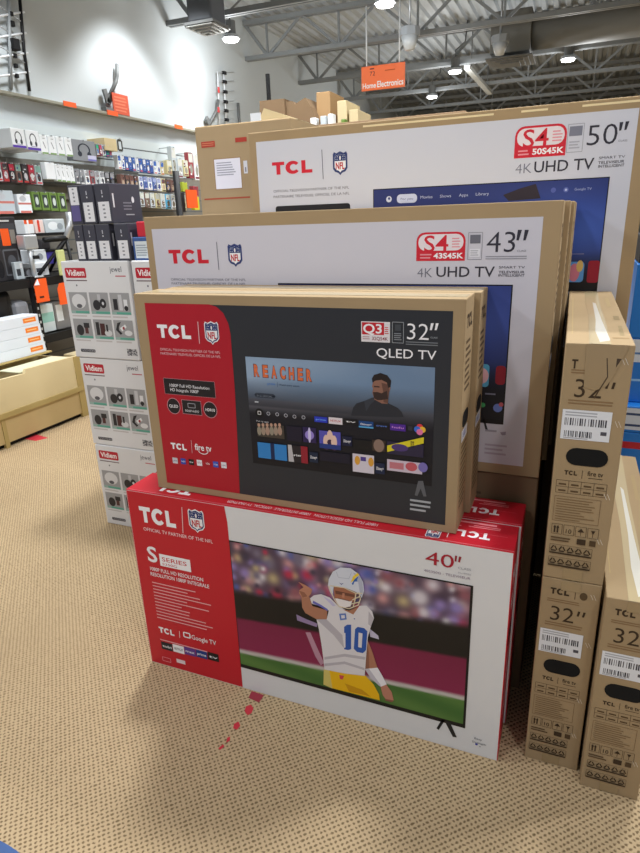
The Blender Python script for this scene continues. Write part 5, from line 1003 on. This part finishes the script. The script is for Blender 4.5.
F = endbox((EX, EY, 0), 'end on brown thirty two inch carton on the carpet under another one')
E_ = endbox((EX, EY, EH + .0012), 'end on brown thirty two inch carton with torn tape, lying on another one', torn=True)
c = copy_tree(F); c.location = (1.252, .0012, 0); c['label'] = 'end on brown thirty two inch carton at the right edge of the photo'

# ------------------------------------------------------------------ big brown carton and open cartons behind
BBY = 1.15
p = PX(195, 127, 'y', BBY); q = PX(203, 210, 'y', BBY); zt = p.z
t = thing('brown_carton', (p.x - .004, BBY, 1.2), 'big brown carton with a white label and red print behind the fifty inch carton', 'carton')
BBW = PX(292, 122, 'y', BBY).x - p.x; bh = zt - 1.2
box('carton', (0, 0, 0), (BBW, .42, bh), CARD, t, .005)
fb = ef(p.x - .004, BBY, 1.2); i_ = Ink((0, 0, 0), fn=fb); zk = zoomer(180, 80, 4.267)
k = i_.sub(.0005); a = fb(*zk((145, 340))[0]); b = fb(*zk((265, 460))[0]); k.rect(a[0] - .003, b[1] - .003, b[0] + .003, a[1] + .003, (150, 116, 80)); k.rect(a[0], b[1], b[0], a[1], (226, 224, 234)); k.lines(a[0] + .01, b[1] + .05, b[0] - .02, a[1] - .01, 6, (160, 160, 172)); k.build('shipping_label', t)
k = i_.sub(.0005); a = fb(*zk((90, 265))[0]); b = fb(*zk((150, 285))[0]); k.rect(a[0], b[1], b[0], a[1], (168, 62, 50)); k.text('K', a[0] + .004, b[1] + .004, b[0] - .004, .014, (206, 150, 110), .02) if False else k.lines(a[0] + .004, b[1] + .004, b[0] - .004, a[1] - .003, 2, (196, 120, 90)); a = fb(*zk((235, 247))[0]); b = fb(*zk((285, 262))[0]); k.rect(a[0], b[1], b[0], a[1], (168, 62, 50)); a = fb(*zk((105, 515))[0]); b = fb(*zk((300, 505))[0]); k.dash(a[0], a[1], b[0], .010, (168, 80, 60), .01); k.build('red_print', t, INKM)
k = i_.sub(.0005); a = fb(*zk((270, 345))[0]); b = fb(*zk((290, 398))[0]); k.rect(a[0], b[1], b[0], a[1], (206, 206, 214)); k.rect(a[0] + .006, b[1] + .006, b[0] - .006, (a[1] + b[1]) / 2, (120, 120, 130)); k.build('side_label', t)
a = fb(255, 125)[0]
box('top_label', (a - .02, .003, bh - .012), (a + .026, .006, bh + .028), WHITEP, t)
prism('open_flap', [(BBW - .17, .05, bh), (BBW, .05, bh), (BBW - .14, .05, bh + .05)], (0, .3, 0), CARDP, t)
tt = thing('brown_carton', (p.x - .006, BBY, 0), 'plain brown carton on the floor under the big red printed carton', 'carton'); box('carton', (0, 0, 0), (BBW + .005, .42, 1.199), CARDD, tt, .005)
# pile of opened cartons standing on a tall carton block
y = 1.75
zb_ = PX(290, 126, 'y', y).z - .02
xa = PX(256, 120, 'y', y).x - .16; xb = PX(362, 120, 'y', y).x + .5
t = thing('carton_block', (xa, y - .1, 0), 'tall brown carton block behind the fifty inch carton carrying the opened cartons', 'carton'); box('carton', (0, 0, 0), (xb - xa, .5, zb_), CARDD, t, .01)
def pcarton(x0, x1, yt, m, label, dy=0, side=None, poly=None, d=.2):
    a = PX(x0, yt, 'y', y + dy); b = PX(x1, yt, 'y', y + dy)
    t = thing('small_carton', (a.x, y + dy, zb_), label, 'carton')
    if poly:
        pts = [PX(*q, 'y', y + dy) - Vector((a.x, y + dy, zb_)) for q in poly]; pts = [(max(v.x, -1), 0, max(v.z, 0)) for v in pts]
        prism('carton', pts, (0, d, 0), m, t)
    else: box('carton', (0, 0, 0), (b.x - a.x, d, a.z - zb_), m, t, .003)
    return t
t = pcarton(259.5, 285, 100, CARDD, 'dark brown open carton, leftmost of the opened cartons', poly=[(260, 128), (259.5, 101), (284, 98.5), (286.5, 126)])
k = Ink((0, 0, 0)); k.rect(.02, .03, .045, .05, (70, 52, 38)); k.build('printed_mark', t, INKM)
pcarton(285.5, 316, 110, CARDD, 'crumpled brown carton with a raised pointed flap', poly=[(287, 128), (284.5, 102), (292, 101), (295, 104), (305, 97.5), (311, 107), (316, 119), (317, 128)], dy=.02)
pcarton(316, 330, 92.5, mat('carton_mid', (166, 134, 94), .8), 'tall narrow brown carton in the middle of the opened cartons', dy=.08)
pcarton(337, 346.5, 101, CARDP, 'pale carton right of the tall narrow one', dy=.05); pcarton(349, 358, 110, CARDP, 'low pale carton at the right end of the opened cartons', dy=.05)
for i, (x0, x1, yt, m, lab) in enumerate(((310, 316, 118, PW, 'white wrapped item beside the crumpled carton'), (320, 326, 116, PCL, 'small clear pack in front of the tall narrow carton'), (327.5, 333, 114, PW, 'small white pack right of the tall narrow carton'), (341, 345, 119, PGR, 'small green pack before the pale carton'))):
    a = PX(x0, yt, 'y', y - .06); b = PX(x1, yt, 'y', y - .06); tag(box('small_pack', (a.x, y - .06, zb_), (b.x, y - .02, a.z), m, None, .004), lab, 'pack')
a = PX(268.5, 98, 'x', WX + 1.2); b = PX(267.5, 74, 'y', y + .3); c_ = PX(269, 99, 'y', y + .3)
tag(tube('black_pole', [(c_.x, y + .3, zb_), (b.x, y + .3, b.z)], .012, BLACKH), 'thin black pole rising behind the dark brown open carton', 'pole')

# ------------------------------------------------------------------ blue boxes at the right edge
BLUE = mat('box_bright_blue', (34, 120, 206), .4); y = 1.06
x0 = PX(629, 330, 'y', y).x
zs = [PX(632, v, 'y', y).z for v in (264, 338, 362, 402, 428, 447)]
t = thing('blue_box', (x0, y, zs[1]), 'upper bright blue box at the right edge behind the end on cartons', 'box'); box('carton', (0, 0, 0), (.5, .3, zs[0] - zs[1]), BLUE, t, .004)
t = thing('blue_box', (x0, y, zs[3]), 'lower bright blue box with a white band at the right edge', 'box'); box('carton', (0, 0, 0), (.5, .3, zs[1] - zs[3] - .001), BLUE, t, .004)
k = Ink((0, 0, 0)); h = zs[1] - zs[3]; k.rect(.0, h - (zs[1] - zs[2]), .5, h - .004, (216, 222, 230)); k.dash(.02, h - .7 * (zs[1] - zs[2]), .1, .012, (90, 130, 180)); k.line(0, .35 * h, .5, .4 * h, .008, (150, 196, 236)); k.build('white_band', t)
t = thing('white_box', (x0 - .03, y - .05, zs[4]), 'white and blue labelled box under the bright blue boxes', 'box'); box('carton', (0, 0, 0), (.5, .3, zs[3] - zs[4] - .001), BLUE, t, .004)
k = Ink((0, 0, 0)); h = zs[3] - zs[4]; k.rect(.008, .1 * h, .3, .92 * h, (206, 214, 226)); k.dash(.02, .62 * h, .1, .014, (50, 70, 110)); k.dash(.02, .2 * h, .1, .014, (50, 70, 110)); k.build('white_label', t)
t = thing('blue_box', (x0 - .02, y - .05, 0), 'tall blue and red carton at the bottom of the right hand stack', 'box'); box('carton', (0, 0, 0), (.5, .3, zs[4] - .001), BLUE, t, .004); k = Ink((0, 0, 0)); k.rect(0.002, zs[4] - .06, .3, zs[4] - .035, (190, 40, 50)); k.build('red_stripe', t)
p_ = PX(633, 236, 'y', y)
t = thing('dark_box', (x0 + .004, y + .02, zs[0] + .001), 'dark grey box on top of the bright blue boxes', 'box'); box('carton', (0, 0, 0), (.5, .28, p_.z - zs[0]), mat('box_dark', (52, 54, 60), .5), t, .004)

# ------------------------------------------------------------------ red marks on the carpet and the blue cloth
REDT = mat('red_tape', (202, 52, 66), .6)
def patch(pts, label, m=REDT):
    w_ = [PX(*p, 'z', 0) for p in pts]; c = sum(w_, Vector()) / len(w_)
    o = prism('tape_mark', [(p.x - c.x, p.y - c.y, .0) for p in w_], (0, 0, .0012), m); o.location = (c.x, c.y, .0002); return tag(o, label, 'tape', 'red tape marks on the carpet')
zl = zoomer(130, 620, 4.571)
patch(zl((556, 326), (612, 345), (590, 378), (542, 356)), 'dark red tape piece touching the front red carton', mat('dark_red_tape', (150, 44, 60), .6))
patch(zl((530, 396), (552, 388), (564, 404), (556, 426), (538, 436), (524, 418)), 'round red tape piece nearest the front red carton')
patch(zl((476, 476), (496, 466), (504, 484), (490, 502), (472, 496)), 'small round red tape piece, middle of the row on the carpet')
patch(zl((444, 540), (458, 534), (456, 552), (440, 562)), 'tiny red tape scrap near the end of the row')
patch(zl((404, 588), (424, 570), (432, 578), (412, 594)), 'tiny red tape scrap farthest from the red carton')
patch([(24, 439), (36, 434.5), (48, 438), (36, 441)], 'red tape scrap beside the tan display bin')
a = [PX(*p, 'z', .03) for p in ((-30, 822), (2, 838), (14, 845), (30, 858), (20, 900), (-60, 900))]; c = sum(a, Vector()) / 6
bm = bmesh.new(); v0x = [bm.verts.new((p.x - c.x, p.y - c.y, 0)) for p in a]; v1x = [bm.verts.new(((p.x - c.x) * .93, (p.y - c.y) * .93, .03)) for p in a]; bm.faces.new(v0x[::-1]); bm.faces.new(v1x)
for i in range(6): bm.faces.new((v0x[i], v0x[(i + 1) % 6], v1x[(i + 1) % 6], v1x[i]))
bmesh.ops.recalc_face_normals(bm, faces=bm.faces[:]); bmesh.ops.bevel(bm, geom=bm.edges[:], offset=.008, segments=2, affect='EDGES')
o = bmobj('folded_cloth', bm, mat('blue_denim', (70, 98, 150), .8, noise=.15, nscale=40)); o.location = (c.x, c.y, 0); tag(o, 'edge of a folded blue cloth on the carpet in the bottom left corner', 'cloth')
